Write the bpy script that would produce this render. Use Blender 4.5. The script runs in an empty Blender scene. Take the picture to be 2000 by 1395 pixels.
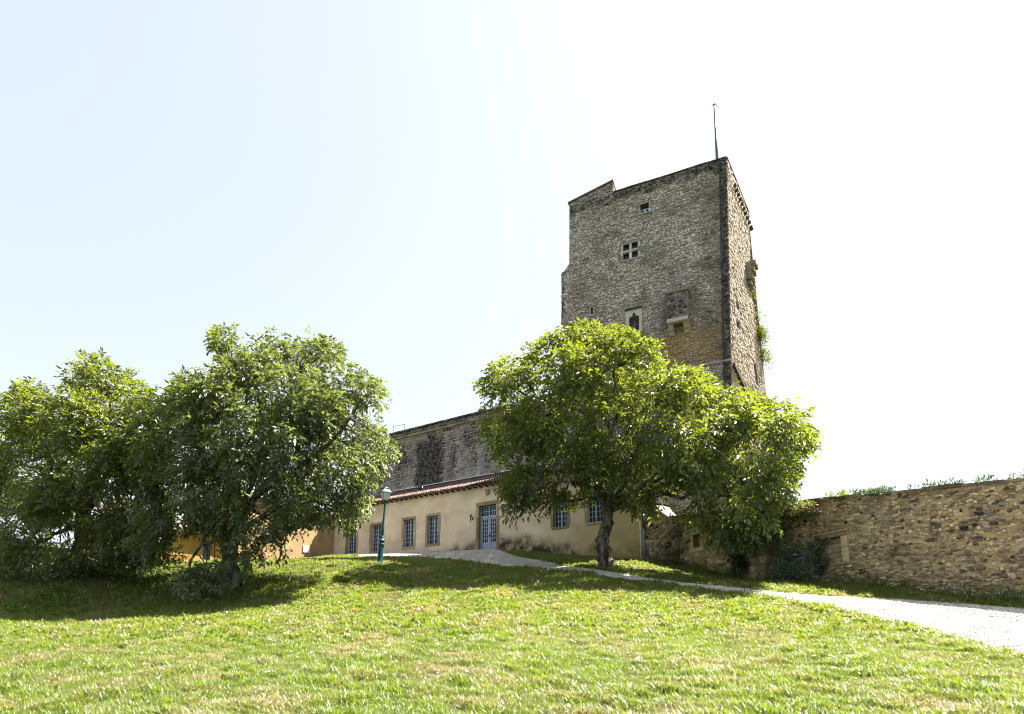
import bpy, math, random
import numpy as np
from mathutils import Vector, Matrix

random.seed(11)
rng = np.random.default_rng(11)
scn = bpy.context.scene
COL = scn.collection

# ------------------------------------------------------------------ camera, sky, sun, exposure
F, CXP, CYP = 1200.0, 1000.0, 1070.0
PITCH = math.atan(0.158)
CP, SP = math.cos(PITCH), math.sin(PITCH)
EYE = np.array([0.0, 0.0, 1.6])
cd = bpy.data.cameras.new('camera')
cam = bpy.data.objects.new('camera', cd)
COL.objects.link(cam)
cam.location = EYE
cam.rotation_euler = (math.pi/2 + PITCH, 0, 0)
cd.sensor_width = 36.0
cd.lens = F/2000*36.0
cd.shift_y = (CYP - 697.5)/2000
cd.clip_start = 0.2
cd.clip_end = 3000
scn.camera = cam

SUN_EL, SUN_AZ = math.radians(57), math.radians(60)      # azimuth clockwise from +Y
sund = np.array([math.sin(SUN_AZ)*math.cos(SUN_EL), math.cos(SUN_AZ)*math.cos(SUN_EL), math.sin(SUN_EL)])
world = bpy.data.worlds.new('World')
scn.world = world
world.use_nodes = True
wn = world.node_tree
sky = wn.nodes.new('ShaderNodeTexSky')
sky.sky_type = 'NISHITA'
sky.sun_disc = False
sky.sun_elevation = SUN_EL
sky.sun_rotation = SUN_AZ
sky.altitude = 100
sky.air_density = 1.0
sky.dust_density = 1.5
sky.ozone_density = 1.0
bg = wn.nodes['Background']
bg.inputs['Strength'].default_value = 0.126
# milky summer haze: the whole sky, all round, is paler and more even than clear air would make it
hs = wn.nodes.new('ShaderNodeHueSaturation'); hs.inputs['Saturation'].default_value = 0.85
gm = wn.nodes.new('ShaderNodeGamma'); gm.inputs['Gamma'].default_value = 0.36
wn.links.new(sky.outputs[0], gm.inputs[0]); wn.links.new(gm.outputs[0], hs.inputs['Color']); wn.links.new(hs.outputs[0], bg.inputs[0])
sl = bpy.data.lights.new('sun', 'SUN')
sl.energy = 4.6
sl.angle = math.radians(0.5)
sl.color = (1.0, 0.95, 0.87)
sun = bpy.data.objects.new('sun', sl)
COL.objects.link(sun)
sun.rotation_euler = Vector(tuple(sund)).to_track_quat('Z', 'Y').to_euler()
scn.view_settings.view_transform = 'Standard'
scn.view_settings.look = 'None'
scn.view_settings.exposure = 2.45
scn.view_settings.gamma = 1.0
scn.view_settings.use_curve_mapping = False
scn.render.engine = 'CYCLES'
scn.cycles.use_denoising = True
scn.cycles.filter_width = 1.1
scn.cycles.max_bounces = 8
scn.cycles.transparent_max_bounces = 8
scn.cycles.sample_clamp_indirect = 6.0

# ------------------------------------------------------------------ view helpers (surveying the photograph onto real planes)
def ray(px, py):
    u, v = (px-CXP)/F, (CYP-py)/F
    return np.array([u, CP - v*SP, SP + v*CP])
def P(px, py, Y):
    d = ray(px, py)
    return EYE + d*(Y/d[1])
def PZ(px, py, z):
    d = ray(px, py)
    return EYE + d*((z-EYE[2])/d[2])
def hit(px, py, p0, n):
    d = ray(px, py)
    return EYE + d*(np.dot(p0-EYE, n)/np.dot(d, n))
def proj(p):
    q = np.asarray(p) - EYE
    x, y, z = q[..., 0], q[..., 1], q[..., 2]
    dep = y*CP + z*SP
    return CXP + F*x/dep, CYP - F*(-y*SP + z*CP)/dep

class Frame:
    """a vertical plane with local x along it, local y into it, z up"""
    def __init__(self, o, d):
        d = np.array([d[0], d[1], 0.0]); d /= np.linalg.norm(d)
        self.o = np.array(o, float); self.dx = d
        self.dy = np.array([-d[1], d[0], 0.0])
        self.ang = math.atan2(d[1], d[0])
    def loc(self, px, py, dy=0.0):
        w = hit(px, py, self.o + self.dy*dy, self.dy) - self.o
        return float(np.dot(w, self.dx)), float(w[2])
    def w(self, x, y, z):
        return self.o + self.dx*x + self.dy*y + np.array([0, 0, z])
    def local(self, p):
        w = np.asarray(p) - self.o
        return w@self.dx, w@self.dy, w[..., 2]

# ------------------------------------------------------------------ object helpers
def tag(o, label=None, cat=None, group=None, kind=None):
    if label: o['label'] = label
    if cat: o['category'] = cat
    if group: o['group'] = group
    if kind: o['kind'] = kind
    return o
def empty(name, loc=(0, 0, 0), rz=0.0):
    o = bpy.data.objects.new(name, None)
    COL.objects.link(o)
    o.location = tuple(loc); o.rotation_euler = (0, 0, rz)
    o.empty_display_size = 0.3
    return o
def link(name, me, parent=None, loc=None, mat=None, rot=None, scale=None):
    o = bpy.data.objects.new(name, me)
    COL.objects.link(o)
    if parent: o.parent = parent
    if loc is not None: o.location = tuple(loc)
    if rot is not None: o.rotation_euler = rot
    if scale is not None: o.scale = scale
    if mat is not None and len(me.materials) == 0: me.materials.append(mat)
    return o
def copy_tree(o, parent=None):
    c = o.copy(); COL.objects.link(c); c.parent = parent
    for ch in list(o.children): copy_tree(ch, c)
    return c
def np_mesh(name, V, polys, attrs=None, smooth=False):
    """polys: list of (n,k) index arrays"""
    me = bpy.data.meshes.new(name)
    V = np.asarray(V, np.float32)
    me.vertices.add(len(V)); me.vertices.foreach_set('co', V.ravel())
    loops = np.concatenate([p.ravel() for p in polys]).astype(np.int32)
    tot = np.concatenate([np.full(len(p), p.shape[1], np.int32) for p in polys])
    st = np.concatenate([[0], np.cumsum(tot)[:-1]]).astype(np.int32)
    me.loops.add(len(loops)); me.loops.foreach_set('vertex_index', loops)
    me.polygons.add(len(tot)); me.polygons.foreach_set('loop_start', st)
    try: me.polygons.foreach_set('loop_total', tot)
    except Exception: pass
    for k, a in (attrs or {}).items():
        at = me.attributes.new(k, 'FLOAT', 'POINT')
        at.data.foreach_set('value', np.asarray(a, np.float32))
    me.update(calc_edges=True)
    me.validate()
    if smooth: me.polygons.foreach_set('use_smooth', np.ones(len(tot), bool))
    return me

class MB:
    def __init__(self): self.v, self.f, self.t, self.m = [], [], [], []
    def add(self, vs, fs, tint=0.5, mi=0):
        b = len(self.v)
        self.v += [tuple(map(float, p)) for p in vs]
        self.f += [tuple(b+i for i in f) for f in fs]
        self.t += [tint]*len(vs); self.m += [mi]*len(fs)
        return self
    def box(self, x0, x1, y0, y1, z0, z1, tint=0.5, mi=0, bev=0.0):
        if bev <= 0:
            return self.add([(x0,y0,z0),(x1,y0,z0),(x1,y1,z0),(x0,y1,z0),(x0,y0,z1),(x1,y0,z1),(x1,y1,z1),(x0,y1,z1)],
                     [(0,3,2,1),(4,5,6,7),(0,1,5,4),(1,2,6,5),(2,3,7,6),(3,0,4,7)], tint, mi)
        b = bev                                     # bevelled front (y0 side) and ends
        vs = [(x0+b,y0,z0+b),(x1-b,y0,z0+b),(x1-b,y0,z1-b),(x0+b,y0,z1-b),
              (x0,y0+b,z0),(x1,y0+b,z0),(x1,y0+b,z1),(x0,y0+b,z1),
              (x0,y1,z0),(x1,y1,z0),(x1,y1,z1),(x0,y1,z1)]
        fs = [(0,1,2,3)]
        for i in range(4):
            j = (i+1) % 4
            fs += [(i, 4+i, 4+j, j), (4+i, 8+i, 8+j, 4+j)]
        fs.append((11, 10, 9, 8))
        return self.add(vs, fs, tint, mi)
    def prism(self, poly, y0, y1, tint=0.5, mi=0):   # poly in (x,z), counter-clockwise seen from -y
        n = len(poly)
        vs = [(x, y0, z) for x, z in poly] + [(x, y1, z) for x, z in poly]
        fs = [tuple(range(n)), tuple(range(2*n-1, n-1, -1))]
        for i in range(n):
            j = (i+1) % n
            fs.append((i, n+i, n+j, j))
        return self.add(vs, fs, tint, mi)
    def tube(self, pts, rad, n=8, tint=0.5, mi=0, cap=True):
        pts = [Vector(tuple(map(float, p))) for p in pts]
        rad = rad if hasattr(rad, '__len__') else [rad]*len(pts)
        vs, fs = [], []
        up = None
        for i, p in enumerate(pts):
            t = (pts[min(i+1, len(pts)-1)] - pts[max(i-1, 0)]).normalized()
            if up is None:
                up = t.orthogonal().normalized()
            a = (up - t*up.dot(t)).normalized(); up = a
            b = t.cross(a)
            for k in range(n):
                w = 2*math.pi*k/n
                vs.append(p + (a*math.cos(w) + b*math.sin(w))*rad[i])
        for i in range(len(pts)-1):
            for k in range(n):
                k2 = (k+1) % n
                fs.append((i*n+k, i*n+k2, (i+1)*n+k2, (i+1)*n+k))
        if cap:
            fs.append(tuple(range(n-1, -1, -1))); fs.append(tuple((len(pts)-1)*n+k for k in range(n)))
        return self.add(vs, fs, tint, mi)
    def lathe(self, prof, n=12, tint=0.5, mi=0, ph=0.0, c=(0, 0)):   # prof [(r,z)]
        vs, fs = [], []
        for r, z in prof:
            for k in range(n):
                w = 2*math.pi*k/n + ph
                vs.append((c[0]+r*math.cos(w), c[1]+r*math.sin(w), z))
        for i in range(len(prof)-1):
            for k in range(n):
                k2 = (k+1) % n
                fs.append((i*n+k, i*n+k2, (i+1)*n+k2, (i+1)*n+k))
        fs.append(tuple(range(n-1, -1, -1))); fs.append(tuple((len(prof)-1)*n+k for k in range(n)))
        return self.add(vs, fs, tint, mi)
    def mesh(self, name, mats=None, smooth=False):
        me = bpy.data.meshes.new(name)
        me.from_pydata(self.v, [], self.f)
        at = me.attributes.new('tint', 'FLOAT', 'POINT')
        at.data.foreach_set('value', np.asarray(self.t, np.float32))
        mats = mats if isinstance(mats, (list, tuple)) else [mats]
        for m in mats:
            if m: me.materials.append(m)
        if len(mats) > 1: me.polygons.foreach_set('material_index', np.asarray(self.m, np.int32))
        if smooth: me.polygons.foreach_set('use_smooth', np.ones(len(self.f), bool))
        me.update()
        return me
    def build(self, name, mats, parent=None, loc=None, smooth=False, rot=None):
        return link(name, self.mesh(name, mats, smooth), parent, loc, rot=rot)

def wavy(seed, scale, octs=3):
    r = np.random.default_rng(seed)
    ks = []
    for o in range(octs):
        for _ in range(5):
            a = r.uniform(0, 2*math.pi); f = (2**o)/scale*r.uniform(.7, 1.3)*2*math.pi
            ks.append((f*math.cos(a), f*math.sin(a), r.uniform(0, 6.28), .55**o))
    tot = sum(k[3] for k in ks)**.5 * .9
    def g(x, y):
        s = 0
        for kx, ky, p, w in ks: s = s + w*np.sin(kx*x + ky*y + p)
        return s/tot                                # about -1..1
    return g
def sstep(a, b, x):
    t = np.clip((np.asarray(x, float)-a)/(b-a), 0, 1)
    return t*t*(3-2*t)

def setat(o, **kw):
    for k, v in kw.items():
        a_ = o.data.attributes.get(k) or o.data.attributes.new(k, 'FLOAT', 'POINT')
        n = len(o.data.vertices)
        a_.data.foreach_set('value', np.broadcast_to(np.asarray(v, np.float32), (n,)).astype(np.float32).copy())

# ------------------------------------------------------------------ materials
def newmat(name):
    m = bpy.data.materials.new(name); m.use_nodes = True
    nt = m.node_tree
    return m, nt, nt.nodes['Principled BSDF'], nt.nodes['Material Output']
def N(nt, typ, **kw):
    n = nt.nodes.new(typ)
    for k, v in kw.items():
        if k in n.inputs: n.inputs[k].default_value = v
        else: setattr(n, k, v)
    return n
def ramp(nt, fac, stops):
    r = nt.nodes.new('ShaderNodeValToRGB')
    el = r.color_ramp.elements
    while len(el) < len(stops): el.new(0.5)
    for e, (p, c) in zip(el, stops):
        e.position = p; e.color = (c[0], c[1], c[2], 1)
    if fac is not None: nt.links.new(fac, r.inputs[0])
    return r.outputs[0]
def noise(nt, scale, detail=4, rough=.6, coord='Object', stretch=None, dist=0.0):
    tc = nt.nodes.new('ShaderNodeTexCoord')
    src = tc.outputs[coord]
    if stretch:
        mp = nt.nodes.new('ShaderNodeMapping'); mp.inputs['Scale'].default_value = stretch
        nt.links.new(src, mp.inputs[0]); src = mp.outputs[0]
    n = N(nt, 'ShaderNodeTexNoise', Scale=scale, Detail=detail, Roughness=rough, Distortion=dist)
    nt.links.new(src, n.inputs['Vector'])
    return n.outputs[0]
def mix(nt, fac, a, b, mode='MIX'):
    m = nt.nodes.new('ShaderNodeMix'); m.data_type = 'RGBA'; m.blend_type = mode
    for sock, v in ((m.inputs['Factor'], fac), (m.inputs['A'], a), (m.inputs['B'], b)):
        if hasattr(v, 'links') or isinstance(v, bpy.types.NodeSocket): nt.links.new(v, sock)
        elif isinstance(v, (int, float)): sock.default_value = v
        else: sock.default_value = (v[0], v[1], v[2], 1)
    # the colour sockets share names with float ones: fetch the RGBA ones
    return m
def mixc(nt, fac, a, b, mode='MIX'):
    m = nt.nodes.new('ShaderNodeMix'); m.data_type = 'RGBA'; m.blend_type = mode
    ia, ib, out = m.inputs[6], m.inputs[7], m.outputs[2]
    for sock, v in ((m.inputs[0], fac), (ia, a), (ib, b)):
        if isinstance(v, bpy.types.NodeSocket): nt.links.new(v, sock)
        elif isinstance(v, (int, float)): sock.default_value = v
        else: sock.default_value = (v[0], v[1], v[2], 1)
    return out
def math2(nt, op, a, b=None, clamp=False):
    m = nt.nodes.new('ShaderNodeMath'); m.operation = op; m.use_clamp = clamp
    for i, v in enumerate((a, b)):
        if v is None: continue
        if isinstance(v, bpy.types.NodeSocket): nt.links.new(v, m.inputs[i])
        else: m.inputs[i].default_value = v
    return m.outputs[0]
def attr(nt, name):
    a = nt.nodes.new('ShaderNodeAttribute'); a.attribute_name = name
    return a.outputs['Fac']
def bump(nt, bs, h, strength=.4, dist=.02):
    b = N(nt, 'ShaderNodeBump', Strength=strength, Distance=dist)
    nt.links.new(h, b.inputs['Height']); nt.links.new(b.outputs[0], bs.inputs['Normal'])

def plain(name, col, rough=.6, metal=0.0, var=.12, scale=6, bumps=.0, spec=.4):
    m, nt, bs, _ = newmat(name)
    n = noise(nt, scale)
    d = tuple(c*(1-var*1.6) for c in col); l = tuple(min(1, c*(1+var)) for c in col)
    nt.links.new(ramp(nt, n, [(.3, d), (.7, l)]), bs.inputs['Base Color'])
    bs.inputs['Roughness'].default_value = rough; bs.inputs['Metallic'].default_value = metal
    bs.inputs['Specular IOR Level'].default_value = spec
    if bumps: bump(nt, bs, noise(nt, scale*6), bumps, .01)
    return m

def stone_mat(name, stops, ochre=(.36, .22, .08), dark=(.022, .021, .022), var=.35, patch=(.30, .27, .22), pscale=2.2, pfac=.5, bumps=.6, nscale=9):
    m, nt, bs, _ = newmat(name)
    c = ramp(nt, attr(nt, 'tint'), stops)
    n1 = noise(nt, pscale, 5, .65)
    c = mixc(nt, math2(nt, 'MULTIPLY', ramp(nt, n1, [(.48, (0, 0, 0)), (.68, (1, 1, 1))]), pfac), c, patch)
    n3 = noise(nt, 1.1, 4, .7)
    oc = math2(nt, 'MULTIPLY', attr(nt, 'ochre'), math2(nt, 'ADD', n3, .35), clamp=True)
    c = mixc(nt, oc, c, ochre)
    n4 = noise(nt, 3.3, 6, .75)
    dk = math2(nt, 'MULTIPLY', attr(nt, 'dark'), ramp(nt, n4, [(.30, (.25, .25, .25)), (.55, (1, 1, 1))]), clamp=True)
    c = mixc(nt, dk, c, dark)
    n2 = noise(nt, nscale, 6, .7)
    c = mixc(nt, var, c, ramp(nt, n2, [(.35, (.25, .25, .25)), (.65, (.95, .93, .9))]), 'OVERLAY')
    nt.links.new(c, bs.inputs['Base Color'])
    bs.inputs['Roughness'].default_value = .92
    bs.inputs['Specular IOR Level'].default_value = .15
    bump(nt, bs, noise(nt, nscale*2.2, 6, .75), bumps, .03)
    return m

def leaf_mat(name, dark, light, trans, gloss=.35, tfac=.45):
    m, nt, bs, out = newmat(name)
    t = attr(nt, 'tint')
    c = ramp(nt, t, [(0, dark), (.7, light), (1, tuple(min(1, x*1.25) for x in light))])
    tr = N(nt, 'ShaderNodeBsdfTranslucent')
    tc = ramp(nt, t, [(0, tuple(x*.7 for x in trans)), (1, trans)])
    nt.links.new(tc, tr.inputs[0])
    nt.links.new(c, bs.inputs['Base Color'])
    bs.inputs['Roughness'].default_value = gloss
    bs.inputs['Specular IOR Level'].default_value = 1.0
    ms = N(nt, 'ShaderNodeMixShader'); ms.inputs[0].default_value = tfac
    nt.links.new(bs.outputs[0], ms.inputs[1]); nt.links.new(tr.outputs[0], ms.inputs[2])
    nt.links.new(ms.outputs[0], out.inputs[0])
    return m

def plaster_mat(name, col, stain=True, mott=.16, base=None):
    m, nt, bs, _ = newmat(name)
    d = tuple(c*(1-mott) for c in col); l = tuple(min(1, c*(1+mott)) for c in col)
    c = ramp(nt, noise(nt, .55, 5, .6), [(.3, d), (.7, l)])
    sp = noise(nt, 16, 4, .75)
    c = mixc(nt, .35, c, ramp(nt, sp, [(.36, (.22, .2, .17)), (.5, (.5, .5, .5)), (.7, (.62, .61, .6))]), 'OVERLAY')
    if stain:
        # streaky grime under the eave and mossy damp patches rising from the foot (shaped by noise, stored as an attribute)
        k = math2(nt, 'MULTIPLY', attr(nt, 'dark'), ramp(nt, noise(nt, 1.3, 6, .7), [(.34, (.1, .1, .1)), (.56, (1, 1, 1))]), clamp=True)
        c = mixc(nt, k, c, (.055, .05, .035))
        c = mixc(nt, math2(nt, 'MULTIPLY', attr(nt, 'ochre'), .8, True), c, (.46, .35, .15))
    nt.links.new(c, bs.inputs['Base Color'])
    bs.inputs['Roughness'].default_value = .93
    bs.inputs['Specular IOR Level'].default_value = .12
    bump(nt, bs, noise(nt, 22, 5, .7), .35, .02)
    return m

M = {}
M['tower'] = stone_mat('tower_stone', [(0, (.17, .145, .145)), (.35, (.36, .312, .330)), (.7, (.495, .436, .466)), (1, (.63, .58, .60))], pfac=.3, patch=(.44, .395, .40))
M['tower_mortar'] = stone_mat('tower_mortar', [(0, (.20, .168, .145)), (1, (.235, .198, .172))], var=.5, pfac=.5, patch=(.13, .11, .095), pscale=1.6)
M['tower_sunlit'] = stone_mat('tower_sunlit_stone', [(0, (.27, .20, .165)), (.5, (.44, .35, .295)), (1, (.55, .46, .40))], pfac=.3)  # warmer copy of the tower stone, sunlight painted into the side faces
M['castle'] = stone_mat('castle_stone', [(0, (.10, .095, .095)), (.5, (.26, .25, .245)), (1, (.43, .415, .40))], dark=(.018, .018, .021), patch=(.27, .25, .22), pfac=.55, pscale=1.2)
M['castle_mortar'] = stone_mat('castle_mortar', [(0, (.32, .275, .225)), (1, (.35, .305, .25))], dark=(.022, .022, .026), var=.4, pfac=.4, patch=(.22, .21, .2))
M['rubble'] = stone_mat('rubble_stone', [(0, (.10, .085, .07)), (.3, (.23, .185, .135)), (.6, (.40, .32, .21)), (.85, (.52, .42, .28)), (1, (.54, .49, .42))], pfac=.5, patch=(.28, .26, .235), pscale=1.3, var=.5, nscale=14)
M['rubble_mortar'] = stone_mat('rubble_mortar', [(0, (.34, .255, .14)), (1, (.39, .295, .165))], pfac=.9, patch=(.075, .055, .035), pscale=1.4)
M['dressed'] = stone_mat('dressed_stone', [(0, (.22, .16, .09)), (.5, (.32, .245, .15)), (1, (.44, .37, .265))], pfac=.4, patch=(.22, .17, .11), var=.3, nscale=14, bumps=.3)
M['pale_dressed'] = stone_mat('pale_dressed_stone', [(0, (.34, .31, .27)), (1, (.48, .45, .40))], pfac=.25, patch=(.36, .32, .26), var=.25, nscale=14, bumps=.25)
M['plaster'] = plaster_mat('tan_plaster', (.74, .60, .455), mott=.2)
M['wing_plaster'] = plaster_mat('wing_plaster', (.40, .27, .14), mott=.18)
M['orange_plaster'] = plaster_mat('orange_plaster', (.45, .27, .07))
M['end_plaster'] = plaster_mat('end_wall_plaster', (.33, .30, .275), mott=.25)
M['blue'] = plain('blue_grey_paint', (.34, .42, .55), .45, var=.06)
M['grey_paint'] = plain('grey_paint', (.085, .095, .105), .55, var=.08)
M['white_paint'] = plain('white_paint', (.72, .72, .70), .5, var=.05)
M['glass'] = plain('dark_window_glass', (.010, .011, .013), .10, var=.1, spec=.28)
M['room'] = plain('dark_interior', (.02, .018, .016), .9)
M['wood'] = plain('weathered_purple_brown_wood', (.12, .085, .085), .7, var=.2, scale=10)
M['wood_and_shade_brown'] = plain('eave_timber', (.055, .038, .028), .8, var=.25, scale=8)  # timber colour, also put on the tower corbels as painted shade
M['black_metal'] = plain('black_iron', (.018, .018, .02), .5, .3, spec=.5)
M['lamp_green'] = plain('blue_green_enamel', (.016, .085, .105), .33, var=.12, spec=.6)
M['pole'] = plain('pale_grey_pole', (.10, .11, .15), .4, .2)
M['zinc'] = plain('zinc_flashing', (.50, .48, .48), .4, .5, var=.1)
M['milk'] = plain('milky_lantern_glass', (.72, .70, .63), .25, var=.03, spec=.5)
M['pink'] = plain('pink_petals', (.55, .20, .22), .6, var=.2, scale=20)
M['purple'] = plain('purple_petals', (.30, .10, .42), .6, var=.2, scale=20)
M['red'] = plain('red_plastic', (.45, .02, .02), .4); M['yellow'] = plain('yellow_plastic', (.6, .32, .02), .4); M['navy'] = plain('navy_plastic', (.02, .04, .16), .4)

def tile_material():
    m, nt, bs, _ = newmat('clay_roof_tile')
    c = ramp(nt, attr(nt, 'tint'), [(0, (.07, .038, .034)), (.4, (.155, .085, .066)), (.75, (.22, .135, .105)), (1, (.33, .25, .21))])
    c = mixc(nt, ramp(nt, noise(nt, 1.6, 5, .7), [(.5, (0, 0, 0)), (.7, (.8, .8, .8))]), c, (.06, .05, .048))
    nt.links.new(c, bs.inputs['Base Color']); bs.inputs['Roughness'].default_value = .75
    bump(nt, bs, noise(nt, 30), .3, .01)
    return m
M['tile'] = tile_material()

def bark_material():
    m, nt, bs, _ = newmat('walnut_bark')
    n = noise(nt, 5, 6, .7, stretch=(1, 1, .28), dist=.6)
    c = ramp(nt, n, [(.38, (.018, .016, .013)), (.5, (.07, .062, .052)), (.62, (.20, .185, .165))])
    n2 = noise(nt, 2.2, 5, .7)
    c = mixc(nt, ramp(nt, n2, [(.52, (0, 0, 0)), (.66, (.7, .7, .7))]), c, (.26, .245, .225))
    nt.links.new(c, bs.inputs['Base Color']); bs.inputs['Roughness'].default_value = .95
    bs.inputs['Specular IOR Level'].default_value = .1
    bump(nt, bs, n, 1.0, .06)
    return m
M['bark'] = bark_material()
M['leaf'] = leaf_mat('walnut_leaf', (.022, .045, .011), (.085, .120, .034), (.27, .32, .022), .46, .44)
M['leaf_dark'] = leaf_mat('walnut_leaf_deep', (.020, .038, .014), (.090, .120, .052), (.23, .28, .04), .46, .42)
M['leaf_ivy'] = leaf_mat('ivy_leaf', (.012, .034, .014), (.032, .070, .028), (.05, .09, .01), .38, .15)
M['leaf_bud'] = leaf_mat('grey_green_leaf', (.04, .07, .04), (.10, .165, .10), (.14, .22, .05), .45, .25)
M['leaf_val'] = leaf_mat('fresh_green_leaf', (.05, .085, .015), (.10, .15, .03), (.28, .33, .03), .45, .4)
M['leaf_dry'] = leaf_mat('dry_grass_stem', (.10, .085, .03), (.17, .15, .05), (.3, .26, .06), .6, .4)
M['grass'] = leaf_mat('lawn_grass', (.026, .064, .006), (.105, .160, .016), (.27, .37, .012), .46, .42)
def dry_patches(m):
    nt = m.node_tree; bs = nt.nodes['Principled BSDF']
    tr = [n for n in nt.nodes if n.type == 'BSDF_TRANSLUCENT'][0]
    at = nt.nodes.new('ShaderNodeAttribute'); at.attribute_type = 'INSTANCER'; at.attribute_name = 'patch'
    for sock, dry in ((bs.inputs['Base Color'], (.26, .20, .10)), (tr.inputs[0], (.38, .31, .12))):
        cur = sock.links[0].from_socket
        nt.links.new(mixc(nt, at.outputs['Fac'], cur, dry), sock)
dry_patches(M['grass'])
M['petal'] = plain('white_petals', (.75, .73, .68), .7, var=.05)

def ground_material():
    m, nt, bs, _ = newmat('lawn_soil')
    c = ramp(nt, noise(nt, .8, 6, .7), [(.35, (.035, .06, .011)), (.55, (.055, .08, .016)), (.7, (.08, .09, .028))])
    c = mixc(nt, ramp(nt, noise(nt, 9, 5, .7), [(.5, (0, 0, 0)), (.75, (.6, .6, .6))]), c, (.08, .07, .035))
    nt.links.new(c, bs.inputs['Base Color']); bs.inputs['Roughness'].default_value = 1.0
    bs.inputs['Specular IOR Level'].default_value = .05
    bump(nt, bs, noise(nt, 14, 6, .8), 1.0, .05)
    return m
def gravel_material():
    m, nt, bs, _ = newmat('pale_gravel')
    c = ramp(nt, noise(nt, .5, 5, .6), [(.3, (.46, .435, .39)), (.5, (.57, .54, .49)), (.7, (.61, .58, .53))])
    c = mixc(nt, ramp(nt, noise(nt, 2.2, 6, .75), [(.5, (0, 0, 0)), (.72, (.6, .6, .6))]), c, (.26, .23, .19))
    c = mixc(nt, math2(nt, 'MULTIPLY', attr(nt, 'track'), ramp(nt, noise(nt, 1.1, 4, .6), [(.3, (.15, .15, .15)), (.6, (.65, .65, .65))])), c, (.29, .255, .21))
    v = N(nt, 'ShaderNodeTexVoronoi', Scale=24)
    tc = nt.nodes.new('ShaderNodeTexCoord'); nt.links.new(tc.outputs['Object'], v.inputs['Vector'])
    g = N(nt, 'ShaderNodeSeparateColor'); nt.links.new(v.outputs['Color'], g.inputs[0])
    c = mixc(nt, .45, c, ramp(nt, g.outputs[0], [(0, (.28, .25, .22)), (.5, (.52, .5, .46)), (1, (.75, .73, .7))]), 'OVERLAY')
    nt.links.new(c, bs.inputs['Base Color']); bs.inputs['Roughness'].default_value = .95
    bs.inputs['Specular IOR Level'].default_value = .1
    bump(nt, bs, v.outputs['Distance'], .8, .03)
    return m
M['gravel_stone'] = plain('gravel_stone', (.46, .43, .385), .9, var=.35, scale=.9)
M['ground'] = ground_material(); M['gravel'] = gravel_material()

# ------------------------------------------------------------------ survey: planes of the place
u1 = np.array([-1900/F*CP, 1.0, 0.0])
D1 = -u1/np.linalg.norm(u1)                        # to the right along the long facade
FAC = Frame(P(955, 1074, 43.6), D1)                # local y runs into the building
D2 = FAC.dy
BD = 6.0                                           # depth of the lean-to building
XL, XR = FAC.loc(652, 1060)[0], FAC.loc(1256, 1060)[0]
CAS = Frame(FAC.w(0, BD, 0), D1)                   # face of the castle wall behind
END = Frame(FAC.w(XR, 0, 0), D2)                   # right-hand end wall (local x into depth, y into the building)
WING = Frame(FAC.w(XL, 0, 0), D2)                  # left wing, runs from the inner corner toward the camera
R0 = FAC.w(XR+.03, .12, 0); 
R1 = P(1740, 1150, 22.0)
RUB = Frame((R0[0], R0[1], 0), R1-R0)              # garden wall on the right
RUBL = float(np.linalg.norm((R1-R0)[:2]))

# ------------------------------------------------------------------ terrain
ctrl = []
for px, py in ((660, 1090), (760, 1085), (860, 1079), (955, 1075), (1040, 1080), (1120, 1087), (1187, 1092), (1250, 1098)):
    p = hit(px, py, FAC.o, FAC.dy); ctrl.append(p)
    for k in (6, 14): ctrl.append(p + FAC.dy*k + np.array([0, 0, .02*k]))
for px, py, Y in ((742, 1103, 31), (850, 1091, 40), (955, 1105, 34), (1080, 1113, 31.5), (1200, 1130, 27), (1400, 1157, 22), (1520, 1178, 19.5),
                  (1187, 1107, 31), (1740, 1180, 18.8), (1430, 1130, 29.6), (1740, 1152, 22.0), (1580, 1140, 25.4),
                  (150, 1186, 24.5), (300, 1186, 24), (460, 1186, 23), (650, 1186, 21.2), (1000, 1186, 19.5), (1300, 1186, 19), (1600, 1186, 18), (2000, 1200, 16),
                  (560, 1097, 38), (620, 1091, 43), (400, 1099, 33), (300, 1116, 29.5), (450, 1147, 26), (0, 1168, 24), (120, 1145, 26)):
    ctrl.append(P(px, py, Y))
for x, y, z in ((-26, 46, 5.4), (-34, 40, 4.2), (-28, 56, 6), (-45, 30, 2.6), (-60, 20, 1.4), (-60, 60, 3.5), (-60, 0, 0), (-20, 0, 0), (0, 0, 0), (20, 0, .1), (60, 0, .2),
                (0, 8, .95), (-9, 8, .9), (9, 8, 1.0), (-12, 13, 1.6), (12, 13, 1.8), (20, 16, 2.4), (24, 24, 3.8), (20, 36, 6.6), (60, 20, 2.2), (60, 50, 4), (16, 48, 8.3),
                (0, 75, 8), (-40, 75, 5), (40, 75, 7), (60, 75, 5), (-60, 90, 3), (0, 95, 5), (60, 95, 4), (-20, -8, -.8), (20, -8, -.8), (0, -8, -.8)):
    ctrl.append(np.array([x, y, z], float))
ctrl = np.array(ctrl)
def _rbf():
    A = ctrl[:, :2]; n = len(A)
    K = np.linalg.norm(A[:, None]-A[None], axis=2)
    K = -np.sqrt(K**2 + 1.5**2)
    K[np.diag_indices(n)] -= .06
    Q = np.c_[np.ones(n), A]
    S = np.block([[K, Q], [Q.T, np.zeros((3, 3))]])
    return np.linalg.solve(S, np.r_[ctrl[:, 2], np.zeros(3)])
_w = _rbf()
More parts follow.
